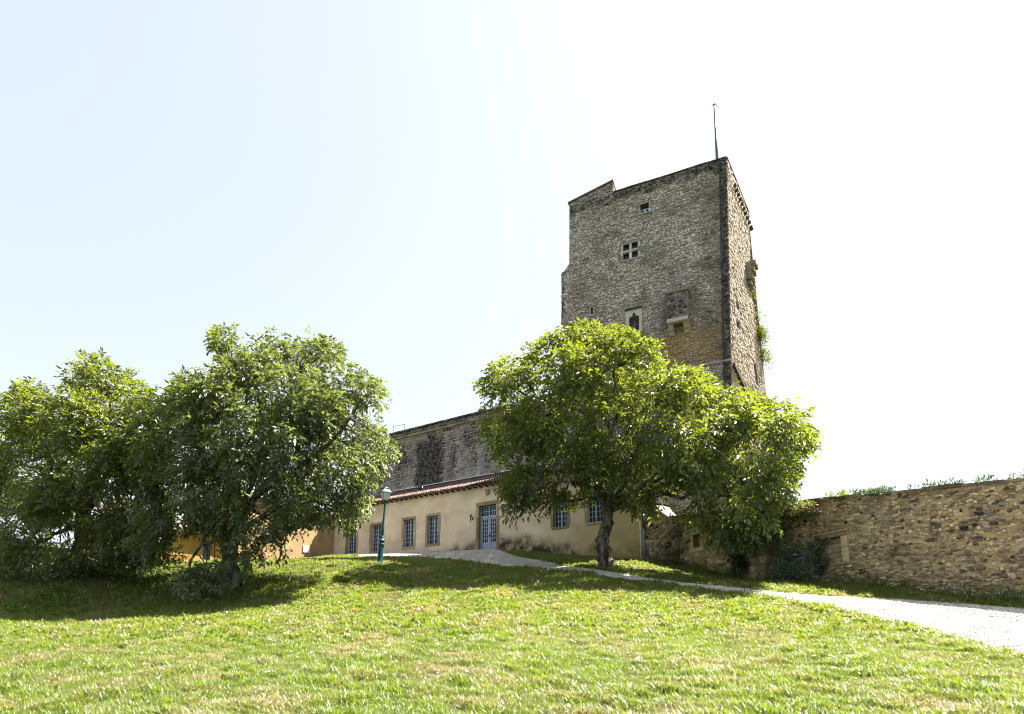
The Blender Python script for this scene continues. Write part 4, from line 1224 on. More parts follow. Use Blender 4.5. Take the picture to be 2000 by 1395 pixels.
mb = MB(); mb.box(-8, 0, .3, 4, dzb-2.5, z_ob); mb.box(0-.02, .01, -.0, 4, dzb-2.5, z_ob); mb.build('inner_mass', M['orange_plaster'], ob)
mb = MB(); mb.box(hd[0][0]+.02, hd[0][1]-.02, .06, .11, dzb, dzt-.02); 
for k in (.35, 1.2, 1.9): mb.box(hd[0][0]+.05, hd[0][1]-.05, .04, .06, dzb+k-.06, dzb+k+.06)
mb.build('door', M['grey_paint'], ob)
mb = MB(); mb.box(hd[0][0]-.1, hd[0][0], -.02, .2, dzb, dzt); mb.box(hd[0][1], hd[0][1]+.1, -.02, .2, dzb, dzt); mb.box(hd[0][0]-.1, hd[0][1]+.1, -.025, .2, dzt, dzt+.12); mb.build('door_frame', M['dressed'], ob)
mb = MB(); mb.add([(-8.3, -.45, z_ob-.02), (.3, -.45, z_ob-.02), (.3, 4.3, z_ob+1.4), (-8.3, 4.3, z_ob+1.4), (-8.3, -.45, z_ob+.10), (.3, -.45, z_ob+.10), (.3, 4.3, z_ob+1.52), (-8.3, 4.3, z_ob+1.52)], [(3, 2, 1, 0), (4, 5, 6, 7), (0, 1, 5, 4), (1, 2, 6, 5), (2, 3, 7, 6), (3, 0, 4, 7)])
mb.build('roof', M['tile'], ob)

# ------------------------------------------------------------------ rubble garden wall on the right
rub = empty('garden_wall', RUB.o, RUB.ang)
tag(rub, 'old ochre rubble stone garden wall running down the right side of the lawn', 'wall')
topk = [RUB.loc(*q) for q in ((1258, 955), (1302, 1011), (1360, 1006), (1440, 998), (1505, 986), (1560, 981), (1620, 974), (1690, 967), (1740, 962))]
topk = [(max(0.0, topk[0][0]), topk[0][1])] + topk[1:]
RL = RUBL*1.55
slope_e = (topk[-1][1]-topk[-3][1])/(topk[-1][0]-topk[-3][0])
topk.append((RL, topk[-1][1]+slope_e*(RL-topk[-1][0])))
tkx, tkz = np.array([a for a, b in topk]), np.array([b for a, b in topk])
print('rub top', [(round(a, 1), round(b, 1)) for a, b in topk])
topz = lambda x: np.interp(x, tkx, tkz)
def rg(x): return ground_z(RUB.o[0]+RUB.dx[0]*x, RUB.o[1]+RUB.dx[1]*x)
NX0, NX1 = RUB.loc(1601, 1075)[0], RUB.loc(1647, 1075)[0]
NZ0, NZ1 = RUB.loc(1625, 1101)[1], RUB.loc(1625, 1051)[1]
SX0, SX1 = RUB.loc(1355, 1056)[0], RUB.loc(1369, 1056)[0]
SZ0, SZ1 = RUB.loc(1362, 1070)[1], RUB.loc(1362, 1044)[1]
# core: columns between the holes
th = .65
xs = sorted(set(list(np.linspace(0, RL, 60)) + [NX0, NX1, SX0, SX1] + list(tkx)))
mb = MB()
def col(x0, x1, za0, za1, zb0, zb1, y0=0.0):
    mb.add([(x0, y0, za0), (x1, y0, za1), (x1, th, za1), (x0, th, za0), (x0, y0, zb0), (x1, y0, zb1), (x1, th, zb1), (x0, th, zb0)],
           [(0, 3, 2, 1), (4, 5, 6, 7), (0, 1, 5, 4), (2, 3, 7, 6)] + ([(1, 2, 6, 5), (3, 0, 4, 7)]))
for x0, x1 in zip(xs[:-1], xs[1:]):
    if x1-x0 < 1e-5: continue
    g0, g1 = float(rg(x0))-1, float(rg(x1))-1; c = (x0+x1)/2
    t0_, t1_ = float(topz(x0))-.05, float(topz(x1))-.05
    hole = (NZ0, NZ1, .30) if NX0-1e-6 < c < NX1 else (SZ0, SZ1, .32) if SX0-1e-6 < c < SX1 else None
    if hole:
        col(x0, x1, g0, g1, hole[0], hole[0]); col(x0, x1, hole[1], hole[1], t0_, t1_); col(x0, x1, hole[0], hole[0], hole[1], hole[1], hole[2])
    else: col(x0, x1, g0, g1, t0_, t1_)
mb.build('core', M['rubble_mortar'], rub)
def rock_variants(n, seed):
    r = np.random.default_rng(seed); out = []
    for k in range(n):
        S = np.array([[0, 0, .5, .5]])
        f = lambda u, v, w: np.stack([u, -w, v], -1)
        t_ = np.array([np.clip(r.normal(.48, .22), 0, .88)])
        me = stones_mesh('stone', S, f, .0, (.40, .6), int(r.integers(1e6)), depth=.5, jit=.26, inset=.80, rough=1.6, rot=.10, attrs=dict(tint=t_, dark=np.array([.55*(r.random() < .12)])))
        me.materials.append(M['rubble']); out.append(me)
    return out
rocks = rock_variants(30, 5)
SRu = courses(RL, 6.0, (.075, .145), (.10, .31), 61, wob=3.6)
gx0 = rg(SRu[:, 0])
big = SRu[:, 0] < RUB.loc(1500, 1100)[0]
# follow the fall of the ground; bigger blocks in the far stretch
SRu[:, 1] = SRu[:, 1] + gx0 - .35
keep = (SRu[:, 1]+SRu[:, 3] < topz(SRu[:, 0])-.05) & ~(big)
Sfar = courses(RUB.loc(1500, 1100)[0], 6.0, (.17, .34), (.22, .62), 62, wob=1.6)
Sfar[:, 1] += rg(Sfar[:, 0]) - .35
S_all = np.r_[SRu[keep], Sfar[Sfar[:, 1]+Sfar[:, 3] < topz(Sfar[:, 0])-.05]]
nz_ = wavy(66, 1.4)
S_all[:, 1] += .05*nz_(S_all[:, 0], S_all[:, 1])
for h in ((NX0-.22, NX1+.28, NZ0-.12, NZ1+.2), (SX0-.22, SX1+.22, SZ0-.25, SZ1+.22)):
    S_all = S_all[~((S_all[:, 0]+S_all[:, 2]*.6 > h[0]) & (S_all[:, 0]-S_all[:, 2]*.6 < h[1]) & (S_all[:, 1]+S_all[:, 3]*.6 > h[2]) & (S_all[:, 1]-S_all[:, 3]*.6 < h[3]))]
wp = RUB.o[None] + RUB.dx[None]*S_all[:, :1] + np.c_[0*S_all[:, 0], 0*S_all[:, 0], S_all[:, 1]]
pxs, pys = proj(wp)
size = S_all[:, 2]*S_all[:, 3]/(wp[:, 1]**2)
vis = (pxs < 1740) & (S_all[:, 1]+S_all[:, 3] > rg(S_all[:, 0])) & ((pxs > 1560) | ((pxs > 1340) & (pys > 1070)))
order = np.argsort(-(size*vis))[:290]
sel = np.zeros(len(S_all), bool); sel[order] = True
for u, v_, hw_, hh_ in S_all[sel]:
    d = random.uniform(.06, .13)
    link('stone', random.choice(rocks), rub, (u, .035, v_), rot=(random.gauss(0, .06), random.gauss(0, .07), random.gauss(0, .06)), scale=(2*hw_*.97, d*1.3, 2*hh_*.98))
fRu = lambda u, v, w: np.stack([np.asarray(u), -np.asarray(w), np.asarray(v)], -1)
rest = S_all[~sel]
tl = np.clip(rng.normal(.5, .22, len(rest)) - .1*(rest[:, 0] < 8), 0, 1)
link('stone_rubble', stones_mesh('stone_rubble', rest, fRu, .010, (.012, .085), 63, jit=.26, inset=.78, rot=.17, attrs=dict(tint=tl, dark=.5*sstep(.3, 1, wavy(67, 1.8)(rest[:, 0], rest[:, 1])) + .8*(rng.random(len(rest)) < .16))), rub, mat=M['rubble'])['kind'] = 'stuff'
# flat capping stones
x = 0.0
mb = MB(); mb2 = MB()
while x < RL:
    l = random.uniform(.35, .8); e = min(x+l, RL); m_ = mb
    za_, zb_ = float(topz(x)), float(topz(e)); t_ = random.uniform(.07, .13); y_ = -random.uniform(.06, .14)
    if zb_ - za_ < -.25: m_ = mb2
    m_.add([(x, y_, za_-.06), (e-.02, y_, zb_-.06), (e-.02, th+.08, zb_-.06), (x, th+.08, za_-.06), (x, y_, za_+t_-.05), (e-.02, y_, zb_+t_-.05), (e-.02, th+.08, zb_+t_-.05), (x, th+.08, za_+t_-.05)],
           [(0, 3, 2, 1), (4, 5, 6, 7), (0, 1, 5, 4), (1, 2, 6, 5), (2, 3, 7, 6), (3, 0, 4, 7)], random.random()*.6)
    x += l
o = mb.build('coping', M['rubble'], rub); setat(o, dark=np.full(len(o.data.vertices), .55))
if mb2.v: mb2.build('sunlit_coping', M['end_plaster'], rub)  # sloped stretch in a paler material, sunlight painted into its colour
# the walled-up opening
nf = MB().box(NX0-.16, NX1+.2, -.10, .16, NZ1, NZ1+.17, .25, bev=.02).build('lintel', M['rubble'], rub)
MB().box(NX0-.2, NX1+.28, -.15, .16, NZ1+.175, NZ1+.25, .5, bev=.02).build('drip_ledge', M['rubble'], rub)
for a, b, zs2 in ((NX0-.17, NX0, (0, .45, 1.0)), (NX1, NX1+.25, (0, .55, 1.0))):
    for k in range(2):
        z0_, z1_ = NZ0+(NZ1-NZ0)*zs2[k], NZ0+(NZ1-NZ0)*zs2[k+1]-.012
        MB().box(a, b+random.uniform(-.02, .03)*(a > NX0), -.10-.01*k, .16, z0_, z1_, random.uniform(.55, .8), bev=.02).build('jamb_stone', M['rubble'], rub)
MB().box(NX0-.2, NX1+.28, -.12, .16, NZ0-.1, NZ0-.005, .4, bev=.02).build('sill', M['rubble'], rub)
z = NZ0; row = 0
while z < NZ1-.03:
    h_ = min(random.uniform(.17, .25), NZ1-z); x = NX0
    while x < NX1-.02:
        l = random.uniform(.25, .52) if not (row % 2 and x == NX0) else .2
        e = min(x+l, NX1); 
        if NX1-e < .1: e = NX1
        MB().box(x+.008, e-.008, .24-random.uniform(0, .035), .31, z+.008, z+h_-.008, random.uniform(.3, 1), bev=.02).build('block', M['rubble'], rub)
        x = e
    z += h_; row += 1
# small barred opening further up
MB().box(SX0-.2, SX1+.2, -.08, .2, SZ1, SZ1+.18, .6, bev=.02).build('lintel', M['rubble'], rub)
MB().box(SX0-.24, SX1+.26, -.08, .2, SZ0-.24, SZ0, .75, bev=.02).build('sill', M['rubble'], rub)
for a, b in ((SX0-.2, SX0), (SX1, SX1+.2)):
    for k in range(2): MB().box(a, b, -.07, .2, SZ0+(SZ1-SZ0)*k/2+.005, SZ0+(SZ1-SZ0)*(k+1)/2-.005, random.uniform(.4, .8), bev=.02).build('jamb_stone', M['rubble'], rub)
# a leaning pier of bigger blocks at the bend in the wall
pz0 = RUB.loc(1490, 1120)[0]
pr_ = empty('wall_pier', RUB.w(pz0, 0, 0), RUB.ang)
tag(pr_, 'brown stone pier standing against the garden wall beside the purple-flowered bush', 'pier')
z = float(rg(pz0))-.3; n = 0
while z < float(topz(pz0))-.9:
    h_ = random.uniform(.28, .42)
    for a, b in (((-.5, .1), (.1, .52)) if n % 2 else ((-.5, -.12), (-.12, .52))):
        MB().box(a+.01, b-.01, -.42+.05*n, -.0, z+.01, z+h_-.01, random.random(), bev=.035).build('stone', M['rubble'], pr_)
    z += h_; n += 1

# ------------------------------------------------------------------ lamp post
lb, ltp = P(741.5, 1103.5, 31), P(755, 950, 31)
lb[2] = gz(lb[0], lb[1]); 
lamp = empty('street_lamp', lb)
tag(lamp, 'blue-green cast iron lamp post with four-sided lantern on the lawn', 'street lamp')
LH = float(np.linalg.norm(ltp-lb))
lean = math.atan2(ltp[0]-lb[0], ltp[2]-lb[2])
lamp.rotation_euler = (0, lean, .5)
lamp.rotation_mode = 'XYZ'
k = LH/4.0
MB().lathe([(r*k, z*k) for r, z in ((.20, -.12), (.19, .05), (.165, .1), (.15, .3), (.13, .75), (.125, .95), (.15, .98), (.155, 1.02), (.12, 1.05), (.11, 1.12), (.15, 1.16), (.16, 1.21), (.12, 1.25), (.085, 1.36), (.09, 1.42), (.07, 1.45))], 16).build('base', M['lamp_green'], lamp, smooth=True)
MB().lathe([(r*k, z*k) for r, z in ((.072, 1.44), (.06, 1.9), (.05, 2.6), (.045, 3.1), (.06, 3.12), (.06, 3.15), (.04, 3.17), (.04, 3.24))], 14).build('pole', M['lamp_green'], lamp, smooth=True)
lan = MB(); 
lan.lathe([(.05*k, 3.22*k), (.12*k, 3.25*k), (.17*k, 3.27*k), (.17*k, 3.29*k)], 4, ph=math.pi/4)
for i in range(4):
    a = math.pi/4+i*math.pi/2
    lan.tube([(.165*k*math.cos(a), .165*k*math.sin(a), 3.28*k), (.285*k*math.cos(a), .285*k*math.sin(a), 3.66*k)], .014*k, 4)
lan.lathe([(.30*k, 3.655*k), (.30*k, 3.685*k), (.27*k, 3.69*k)], 4, ph=math.pi/4)
lano = lan.build('lantern_frame', M['lamp_green'], lamp)
MB().lathe([(.34*k, 3.675*k), (.325*k, 3.70*k), (.18*k, 3.86*k), (.13*k, 3.88*k), (.13*k, 3.93*k), (.085*k, 3.97*k), (.05*k, 3.985*k), (.03*k, 4.03*k)], 4, ph=math.pi/4).build('lantern_roof', M['lamp_green'], lamp)
for i in range(4):
    a0, a1 = math.pi/4+i*math.pi/2, math.pi/4+(i+1)*math.pi/2
    q = [(.158*k*math.cos(a0), .158*k*math.sin(a0), 3.29*k), (.158*k*math.cos(a1), .158*k*math.sin(a1), 3.29*k), (.276*k*math.cos(a1), .276*k*math.sin(a1), 3.65*k), (.276*k*math.cos(a0), .276*k*math.sin(a0), 3.65*k)]
    qi = [tuple(np.array(p)*np.array([.97, .97, 1])) for p in q]
    MB().add(q+qi, [(0, 1, 2, 3), (7, 6, 5, 4), (0, 4, 5, 1), (1, 5, 6, 2), (2, 6, 7, 3), (3, 7, 4, 0)]).build('pane', M['milk'], lamp)

# ------------------------------------------------------------------ striped tube by the corner
q = gpix(1236, 1096, 30, 45); q = FAC.w(*[FAC.loc(1236, 1096, -.5)[0], -.5, 0]); q[2] = gz(q[0], q[1])
tu_ = empty('striped_tube', q+np.array([0, 0, .10]), FAC.ang)
tag(tu_, 'small red, navy and yellow tube lying by the foot of the tan wall', 'tube')
for a, b, m_, r0 in ((0, .3, 'red', .06), (-.16, 0, 'navy', .062), (-.27, -.16, 'yellow', .07)):
    MB().tube([(a, 0, -a*.55), (b, 0, -b*.55)], r0, 10).build('band', M[m_], tu_, smooth=True)

# ------------------------------------------------------------------ foliage
def unit(a): return a/np.maximum(np.linalg.norm(a, axis=-1, keepdims=True), 1e-9)
def leaf_mesh(name, pos, dirv, nrm, ln, wd, tint, fold=.25, droop=.15):
    """each leaf: a folded diamond along its midrib"""
    n = len(pos); d = unit(dirv); s = unit(np.cross(d, nrm)); up = np.cross(s, d)
    ln = np.asarray(ln)[:, None]; wd = np.asarray(wd)[:, None]
    b = pos; t = pos + d*ln - up*ln*droop
    m = pos + d*ln*.45
    l = m + s*wd*.5 + up*wd*fold; r = m - s*wd*.5 + up*wd*fold
    V = np.stack([b, l, t, r], 1).reshape(-1, 3)
    i = (np.arange(n)*4)[:, None]
    T = np.r_[i+np.array([[0, 2, 1]]), i+np.array([[0, 3, 2]])]
    return np_mesh(name, V, [T], dict(tint=np.repeat(tint, 4)))
def compound(pos, axis, ln, r, nl=7, size=.16, wr=.42, hang=.35):
    """walnut-like compound leaves: leaflets in pairs along a drooping stalk"""
    n = len(pos); axis = unit(axis)
    side = unit(np.cross(axis, np.array([0, 0, 1.0]) + r.normal(0, .45, (n, 3)))); upv = np.cross(side, axis)
    P_, D_, N_, L_ = [], [], [], []
    prs = (nl-1)//2
    for k in range(prs):
        for s in (-1, 1):
            t = (.3 + .7*k/prs)
            base = pos + axis*(ln*t)[:, None] - np.array([0, 0, 1.0])*(ln*t*t*hang)[:, None]
            dv = axis*.55 + side*s*.85 - np.array([0, 0, 1.0])*.25 + r.normal(0, .22, (n, 3))
            P_.append(base); D_.append(dv); N_.append(upv + r.normal(0, .35, (n, 3))); L_.append(size*(.75+.35*k/prs)*r.uniform(.6, 1.3, n))
    base = pos + axis*ln[:, None] - np.array([0, 0, 1.0])*(ln*hang)[:, None]
    P_.append(base); D_.append(axis - np.array([0, 0, .4]) + r.normal(0, .2, (n, 3))); N_.append(upv + r.normal(0, .3, (n, 3))); L_.append(size*1.2*r.uniform(.8, 1.2, n))
    return [np.concatenate(x) for x in (P_, D_, N_, L_)]
def poly_dist(poly, x, y):
    a = np.array(poly, float); b = np.roll(a, -1, axis=0)
    D = np.full(len(x), 1e9)
    for p, q in zip(a, b):
        e = q-p; t = np.clip(((x-p[0])*e[0] + (y-p[1])*e[1])/max(e@e, 1e-9), 0, 1)
        D = np.minimum(D, np.hypot(x-p[0]-t*e[0], y-p[1]-t*e[1]))
    return D
def curve_pts(a, b, sag, n, r, wob):
    a, b = np.array(a, float), np.array(b, float); t = np.linspace(0, 1, n)[:, None]
    p = a + (b-a)*t + np.array([0, 0, 1.0])*sag*(4*t*(1-t))
    L = np.linalg.norm(b-a)
    w = np.cumsum(r.normal(0, 1, (n, 3)), 0)*wob*L/n; w -= w[-1]*t
    w[0] = 0
    return p + w
def blocked(p):
    """inside or behind a wall"""
    x, y, z = FAC.local(p); bad = (y > -.35) & (x > XL-1) & (x < XR+.4) & (z < z_eave+1.2+.32*np.clip(y, 0, 6))
    xr_, yr_, zr_ = RUB.local(p)
    bad |= (yr_ > -.12) & (xr_ > -.3) & (zr_ < topz(xr_)+.18)
    bad |= p[:, 2] < ground_z(p[:, 0], p[:, 1])+.06
    return bad
def tree(name, label, poly, trunk_px, Yb, Yc, thick, Rpx, seed, n_clump, per, leafmat, size, trunk_r, group, fork=.42, rclump=(.38, .7), nl=7, extra_limbs=(), nlimb=11, holes=(), space=1.0, nbough=34, extra=()):
    r = np.random.default_rng(seed)
    poly = np.array(poly, float)
    base = P(*trunk_px[0], Yb); base[2] = gz(base[0], base[1])
    root = empty(name, base)
    tag(root, label, 'tree', group)
    B = np.array(base)
    # clump centres through the crown's volume, more of them toward its skin
    lo, hi = poly.min(0), poly.max(0); cs = []
    while sum(len(c) for c in cs) < n_clump*4:
        q = r.uniform(lo, hi, (600, 2))
        q = q[in_poly(poly, q[:, 0], q[:, 1])]
        d = poly_dist(poly, q[:, 0], q[:, 1])
        k = d > np.where(r.random(len(d)) < .12, 1, 8)
        for hx, hy, hr in holes: k &= np.hypot(q[:, 0]-hx, q[:, 1]-hy) > hr
        q, d = q[k], d[k]
        half = thick*np.sqrt(np.clip(1-(1-np.minimum(d/Rpx, 1))**2, .02, 1))
        w = r.choice([-1, 1], len(q), p=[.62, .38])*r.random(len(q))**.45
        Y = np.array([Yc(a) for a in q[:, 0]]) + w*half
        p = np.array([P(a, b, y) for (a, b), y in zip(q, Y)])
        p = p[~blocked(p)]
        cs.append(p)
    A0 = np.concatenate(cs)
    C = [A0[0]]
    for p in A0[1:]:
        if min(np.linalg.norm(np.array(C)-p, axis=1)) > space*r.uniform(.75, 1.25): C.append(p)
    C = np.array(C)
    bo = [C[r.integers(len(C))]]                       # clumps gather round boughs, leaving darker gaps between them
    for _ in range(nbough-1):
        D = np.min([np.linalg.norm(C-t, axis=1) for t in bo], 0); bo.append(C[np.argmax(D*r.uniform(.6, 1, len(C)))])
    bo = np.array(bo); nb_ = np.argmin(np.linalg.norm(C[:, None]-bo[None], axis=2), 1)
    C = C + (bo[nb_]-C)*.30
    if extra: C = np.r_[C, np.array([P(*e) for e in extra])]
    C = C[~blocked(C)]
    print(name, 'sprays', len(C))
    ctr = C.mean(0)
    # trunk
    tp_ = [P(x, y, Yb) for x, y in trunk_px]; tp_[0] = B - np.array([0, 0, .25])
    tp_ = [p-B for p in tp_]
    nT = 24
    ts = np.linspace(0, len(tp_)-1, nT); A = np.array(tp_)
    path = np.array([A[min(int(t), len(A)-2)] + (A[min(int(t), len(A)-2)+1]-A[min(int(t), len(A)-2)])*(t-min(int(t), len(A)-2)) for t in ts])
    rad = trunk_r*(1.0 - .38*np.linspace(0, 1, nT)) + trunk_r*.35*np.exp(-np.linspace(0, 1, nT)*9)
    tb = MB(); tb.tube(path, list(rad), 14)
    Vt = np.array(tb.v); nzf = wavy(seed+5, .5)
    Vt += (r.normal(0, .012, Vt.shape)) + .05*trunk_r/.3*np.c_[nzf(Vt[:, 2], Vt[:, 0]*3), nzf(Vt[:, 2]+9, Vt[:, 1]*3), 0*Vt[:, 2]]
    tb.v = [tuple(v) for v in Vt]
    tb.build('trunk', M['bark'], root, smooth=True)
    # limbs to spread targets, then twigs to every clump
    tgt = [C[r.integers(len(C))]]
    for _ in range(nlimb-1):
        D = np.min([np.linalg.norm(C-t, axis=1) for t in tgt], 0); tgt.append(C[np.argmax(D*r.uniform(.7, 1, len(C)))])
    nodes = [path[-1]+B]; nrad = [rad[-1]]
    for j, t in enumerate(tgt):
        st = path[int(nT*(.72+.28*r.random()))-1] + B if j % 3 else path[-1]+B
        e = st + (t-st)*.86
        cp = curve_pts(st, e, .10*np.linalg.norm(t-st)*(1 if t[2] > st[2] else .5), 12, r, .25)
        rr = np.linspace(rad[-1]*.62, .035, 12)
        MB().tube(cp-B, list(rr), 8).build('limb', M['bark'], root, smooth=True)
        nodes += list(cp[3:]); nrad += list(rr[3:])
    for pl_, r0 in extra_limbs:
        cp = np.array([P(x, y, yy) for x, y, yy in pl_]); cp = resample(cp, 14)
        MB().tube(cp-B, list(np.linspace(r0, .05, 14)), 9).build('limb', M['bark'], root, smooth=True)
        nodes += list(cp[3:]); nrad += list(np.linspace(r0, .05, 14)[3:])
    nodes = np.array(nodes)
    tw = MB()
    for c in C:
        i = int(np.argmin(np.linalg.norm(nodes-c, axis=1)))
        cp = curve_pts(nodes[i], c, .06*np.linalg.norm(nodes[i]-c), 5, r, .3)
        tw.tube(cp-B, list(np.linspace(min(.03, .02+.006*np.linalg.norm(nodes[i]-c)), .008, 5)), 4, cap=False)
    tw.build('twigs', M['bark'], root)['kind'] = 'stuff'
    # compound leaves round every clump
    n = len(C)*per
    ci = np.repeat(np.arange(len(C)), per)
    rc = r.uniform(*rclump, len(C))
    off = unit(r.normal(0, 1, (n, 3)))*(r.random(n)**.4)[:, None]*np.array([1, 1, .72])
    pos = C[ci] + off*rc[ci][:, None]
    outw = unit(pos-ctr)
    ax = off*.9 + outw*.45 + r.normal(0, .35, (n, 3)) + np.array([0, 0, -.12])
    ok = ~blocked(pos)
    px_, py_ = proj(pos)
    ok &= in_poly(poly, px_, py_) | (poly_dist(poly, px_, py_) < 16)
    pos, ax, ci = pos[ok], ax[ok], ci[ok]
    ln = r.uniform(.22, .42, len(pos))*size/.17
    p_, d_, n_, l_ = compound(pos, ax, ln, r, nl, size)
    tc = r.random(len(C))**1.5; tint = np.clip(.25+.5*np.tile(tc[ci], len(p_)//len(ci)) + r.normal(0, .18, len(p_)), 0, 1)
    k2 = ~blocked(p_)
    k2q = slice(None)
    qx, qy = proj(p_ + unit(d_)*l_[:, None]*.6)
    k2 &= in_poly(poly, qx, qy) | (poly_dist(poly, qx, qy) < 3 + 22*np.tile(tc[ci], len(p_)//len(ci))[k2q])
    for hx, hy, hr in holes: k2 &= (np.hypot(qx-hx, qy-hy) > hr*.8) | (r.random(len(qx)) < .12)
    p_, d_, n_, l_, tint = p_[k2], d_[k2], n_[k2], l_[k2], tint[k2]
    cr = link('crown', leaf_mesh('crown', p_-B, d_, n_, l_, l_*r.uniform(.36, .5, len(l_)), tint), root, mat=leafmat)
    cr['kind'] = 'stuff'
    print(name, 'leaflets', len(p_))
    return root

poly_r = [(936, 742), (960, 738), (985, 703), (1012, 684), (1040, 682), (1072, 652), (1098, 642), (1122, 645), (1150, 624), (1180, 638), (1206, 634), (1240, 645), (1258, 672), (1296, 684), (1308, 708), (1345, 720), (1372, 728), (1390, 752), (1418, 764), (1462, 768), (1492, 782), (1520, 790), (1545, 806), (1572, 796), (1562, 822), (1595, 856), (1585, 884), (1560, 880), (1548, 905), (1558, 925), (1556, 955), (1534, 985), (1508, 985), (1502, 1015), (1506, 1045), (1478, 1086), (1452, 1082), (1440, 1055), (1418, 1066), (1388, 1058), (1385, 1030), (1345, 1022), (1325, 990), (1290, 965), (1275, 1000), (1245, 1000), (1240, 1022), (1225, 1020), (1222, 990), (1204, 975), (1188, 960), (1176, 960), (1150, 985), (1128, 985), (1138, 952), (1108, 935), (1104, 985), (1085, 972), (1062, 985), (1045, 1010), (1030, 1000), (1008, 1010), (990, 1030), (984, 1012), (998, 985), (978, 945), (970, 910), (985, 890), (962, 870), (936, 858), (938, 822), (950, 800), (978, 788), (952, 770)]
Yr = lambda x: 31.0 - max(0.0, x-1180)*.0175
tree('walnut_tree', 'spreading walnut tree with dark patchy trunk in front of the tower', poly_r,
     [(1187, 1108), (1180, 1085), (1176, 1058), (1183, 1036), (1188, 1012), (1186, 985), (1190, 965)], 31.0, Yr, 3.8, 150, 101, 900, 21, M['leaf'],   .255, .37, 'walnut trees on the lawn',
     extra_limbs=(([(1188, 990, 31.0), (1230, 970, 30.4), (1262, 945, 29.6), (1292, 915, 29.0), (1340, 890, 28)], .17),
                  ([(1190, 975, 31.0), (1240, 968, 30.6), (1300, 945, 29), (1360, 940, 28), (1440, 960, 26.8), (1460, 1020, 26.3)], .14),
                  ([(1187, 975, 31.0), (1160, 920, 30.6), (1110, 860, 30.2), (1060, 800, 30), (1010, 760, 30)], .16),
                  ([(1188, 970, 31.0), (1195, 900, 31), (1185, 800, 31.2), (1160, 690, 31.3)], .18),
                  ([(1188, 972, 31.0), (1150, 950, 30), (1090, 940, 29.2), (1030, 960, 28.8), (1000, 1000, 28.6)], .11)),
     extra=[(1370, 768, 28), (1400, 790, 27.6), (1430, 800, 27.2), (1460, 800, 27), (1350, 752, 28.4), (1390, 825, 27), (1440, 790, 27.8), (1410, 815, 28.4), (1330, 740, 29.6), (1380, 745, 28.5), (1405, 766, 28), (1430, 774, 27.5), (1455, 778, 27.3), (1345, 728, 29), (1365, 740, 29), (1415, 770, 28.6), (1480, 790, 27), (1180, 648, 31), (1150, 645, 31.5), (1205, 650, 31), (1120, 655, 31.3), (1000, 715, 30.6), (965, 755, 30.4), (1575, 860, 24.6), (1560, 815, 25)], holes=((1304, 985, 30), (1335, 975, 22), (1290, 940, 10), (1060, 735, 9), (985, 735, 6)))
poly_l = [(250, 1120), (262, 1010), (255, 900), (275, 860), (268, 800), (300, 770), (318, 752), (345, 735), (338, 712), (372, 702), (392, 716), (405, 700), (412, 672), (418, 646), (440, 638), (462, 650), (472, 668), (490, 662), (504, 640), (515, 626), (540, 645), (560, 655), (572, 680), (582, 652), (602, 650), (616, 644), (632, 668), (658, 672), (670, 700), (660, 712), (690, 716), (704, 735), (733, 724), (742, 745), (752, 795), (744, 830), (748, 850), (768, 880), (760, 896), (744, 905), (736, 945), (728, 975), (716, 1008), (700, 1010), (690, 1035), (672, 1046), (650, 1030), (620, 1020), (598, 1035), (580, 1052), (556, 1045), (560, 1085), (540, 1095), (515, 1080), (490, 1100), (480, 1125), (470, 1090), (450, 1080), (438, 1100), (440, 1150), (418, 1130), (400, 1150), (380, 1165), (352, 1145), (360, 1125), (395, 1105), (415, 1085), (430, 1052), (415, 1045), (380, 1044), (330, 1060), (300, 1085), (280, 1110)]
tree('walnut_tree', 'broad leafy walnut tree on the left with branches sweeping to the ground', poly_l,
     [(450, 1148), (452, 1120), (448, 1085), (456, 1040), (470, 985)], 26.0, lambda x: 26.0-.3*(x > 600)*0, 3.8, 160, 202, 1300, 18, M['leaf_dark'], .21, .36, 'walnut trees on the lawn', rclump=(.32, .62), space=.82, extra=[(400, 1138, 23.6), (420, 1118, 23.8), (378, 1154, 23.2), (432, 1102, 24), (462, 1092, 24), (500, 1086, 24), (352, 1135, 23.6), (330, 1112, 24), (440, 1140, 23.6), (410, 1152, 23.2), (480, 1108, 23.8), (300, 1095, 25), (365, 1105, 24.2), (455, 1120, 23.8), (345, 1150, 23)], holes=((757, 965, 30), (402, 1072, 34), (365, 1072, 22), (590, 1066, 42), (530, 1078, 22)),
     extra_limbs=(([(470, 985, 26), (500, 920, 26), (515, 850, 26), (505, 780, 26), (500, 700, 26)], .16), ([(512, 870, 26), (550, 800, 26), (580, 730, 25.8)], .09), ([(470, 990, 26), (560, 930, 25.5), (650, 860, 25.2), (700, 790, 25)], .12), ([(470, 990, 26), (400, 900, 25.5), (350, 800, 25.6)], .12)))
poly_l2 = [(-40, 1165), (-60, 1000), (-50, 860), (0, 790), (60, 740), (110, 755), (140, 700), (200, 690), (235, 735), (262, 735), (300, 775), (330, 800), (345, 860), (330, 930), (345, 1000), (320, 1060), (290, 1095), (262, 1115), (240, 1150), (180, 1160), (120, 1150), (60, 1170)]
tree('walnut_tree', 'yellow-green walnut tree at the far left edge, overlapped by the broad one', poly_l2,
     [(150, 1150), (152, 1100), (160, 1040), (165, 980)], 30.0, lambda x: 29.5, 4.2, 150, 303, 700, 22, M['leaf'], .215, .38, 'walnut trees on the lawn', rclump=(.36, .68), extra=[(290, 792, 27.5), (308, 778, 27), (322, 800, 27), (300, 825, 27), (330, 768, 26.6), (282, 778, 28), (312, 850, 27), (268, 765, 28), (335, 790, 26.6), (345, 760, 26.4)], holes=((400, 1075, 30), (350, 1080, 30)), space=.86)

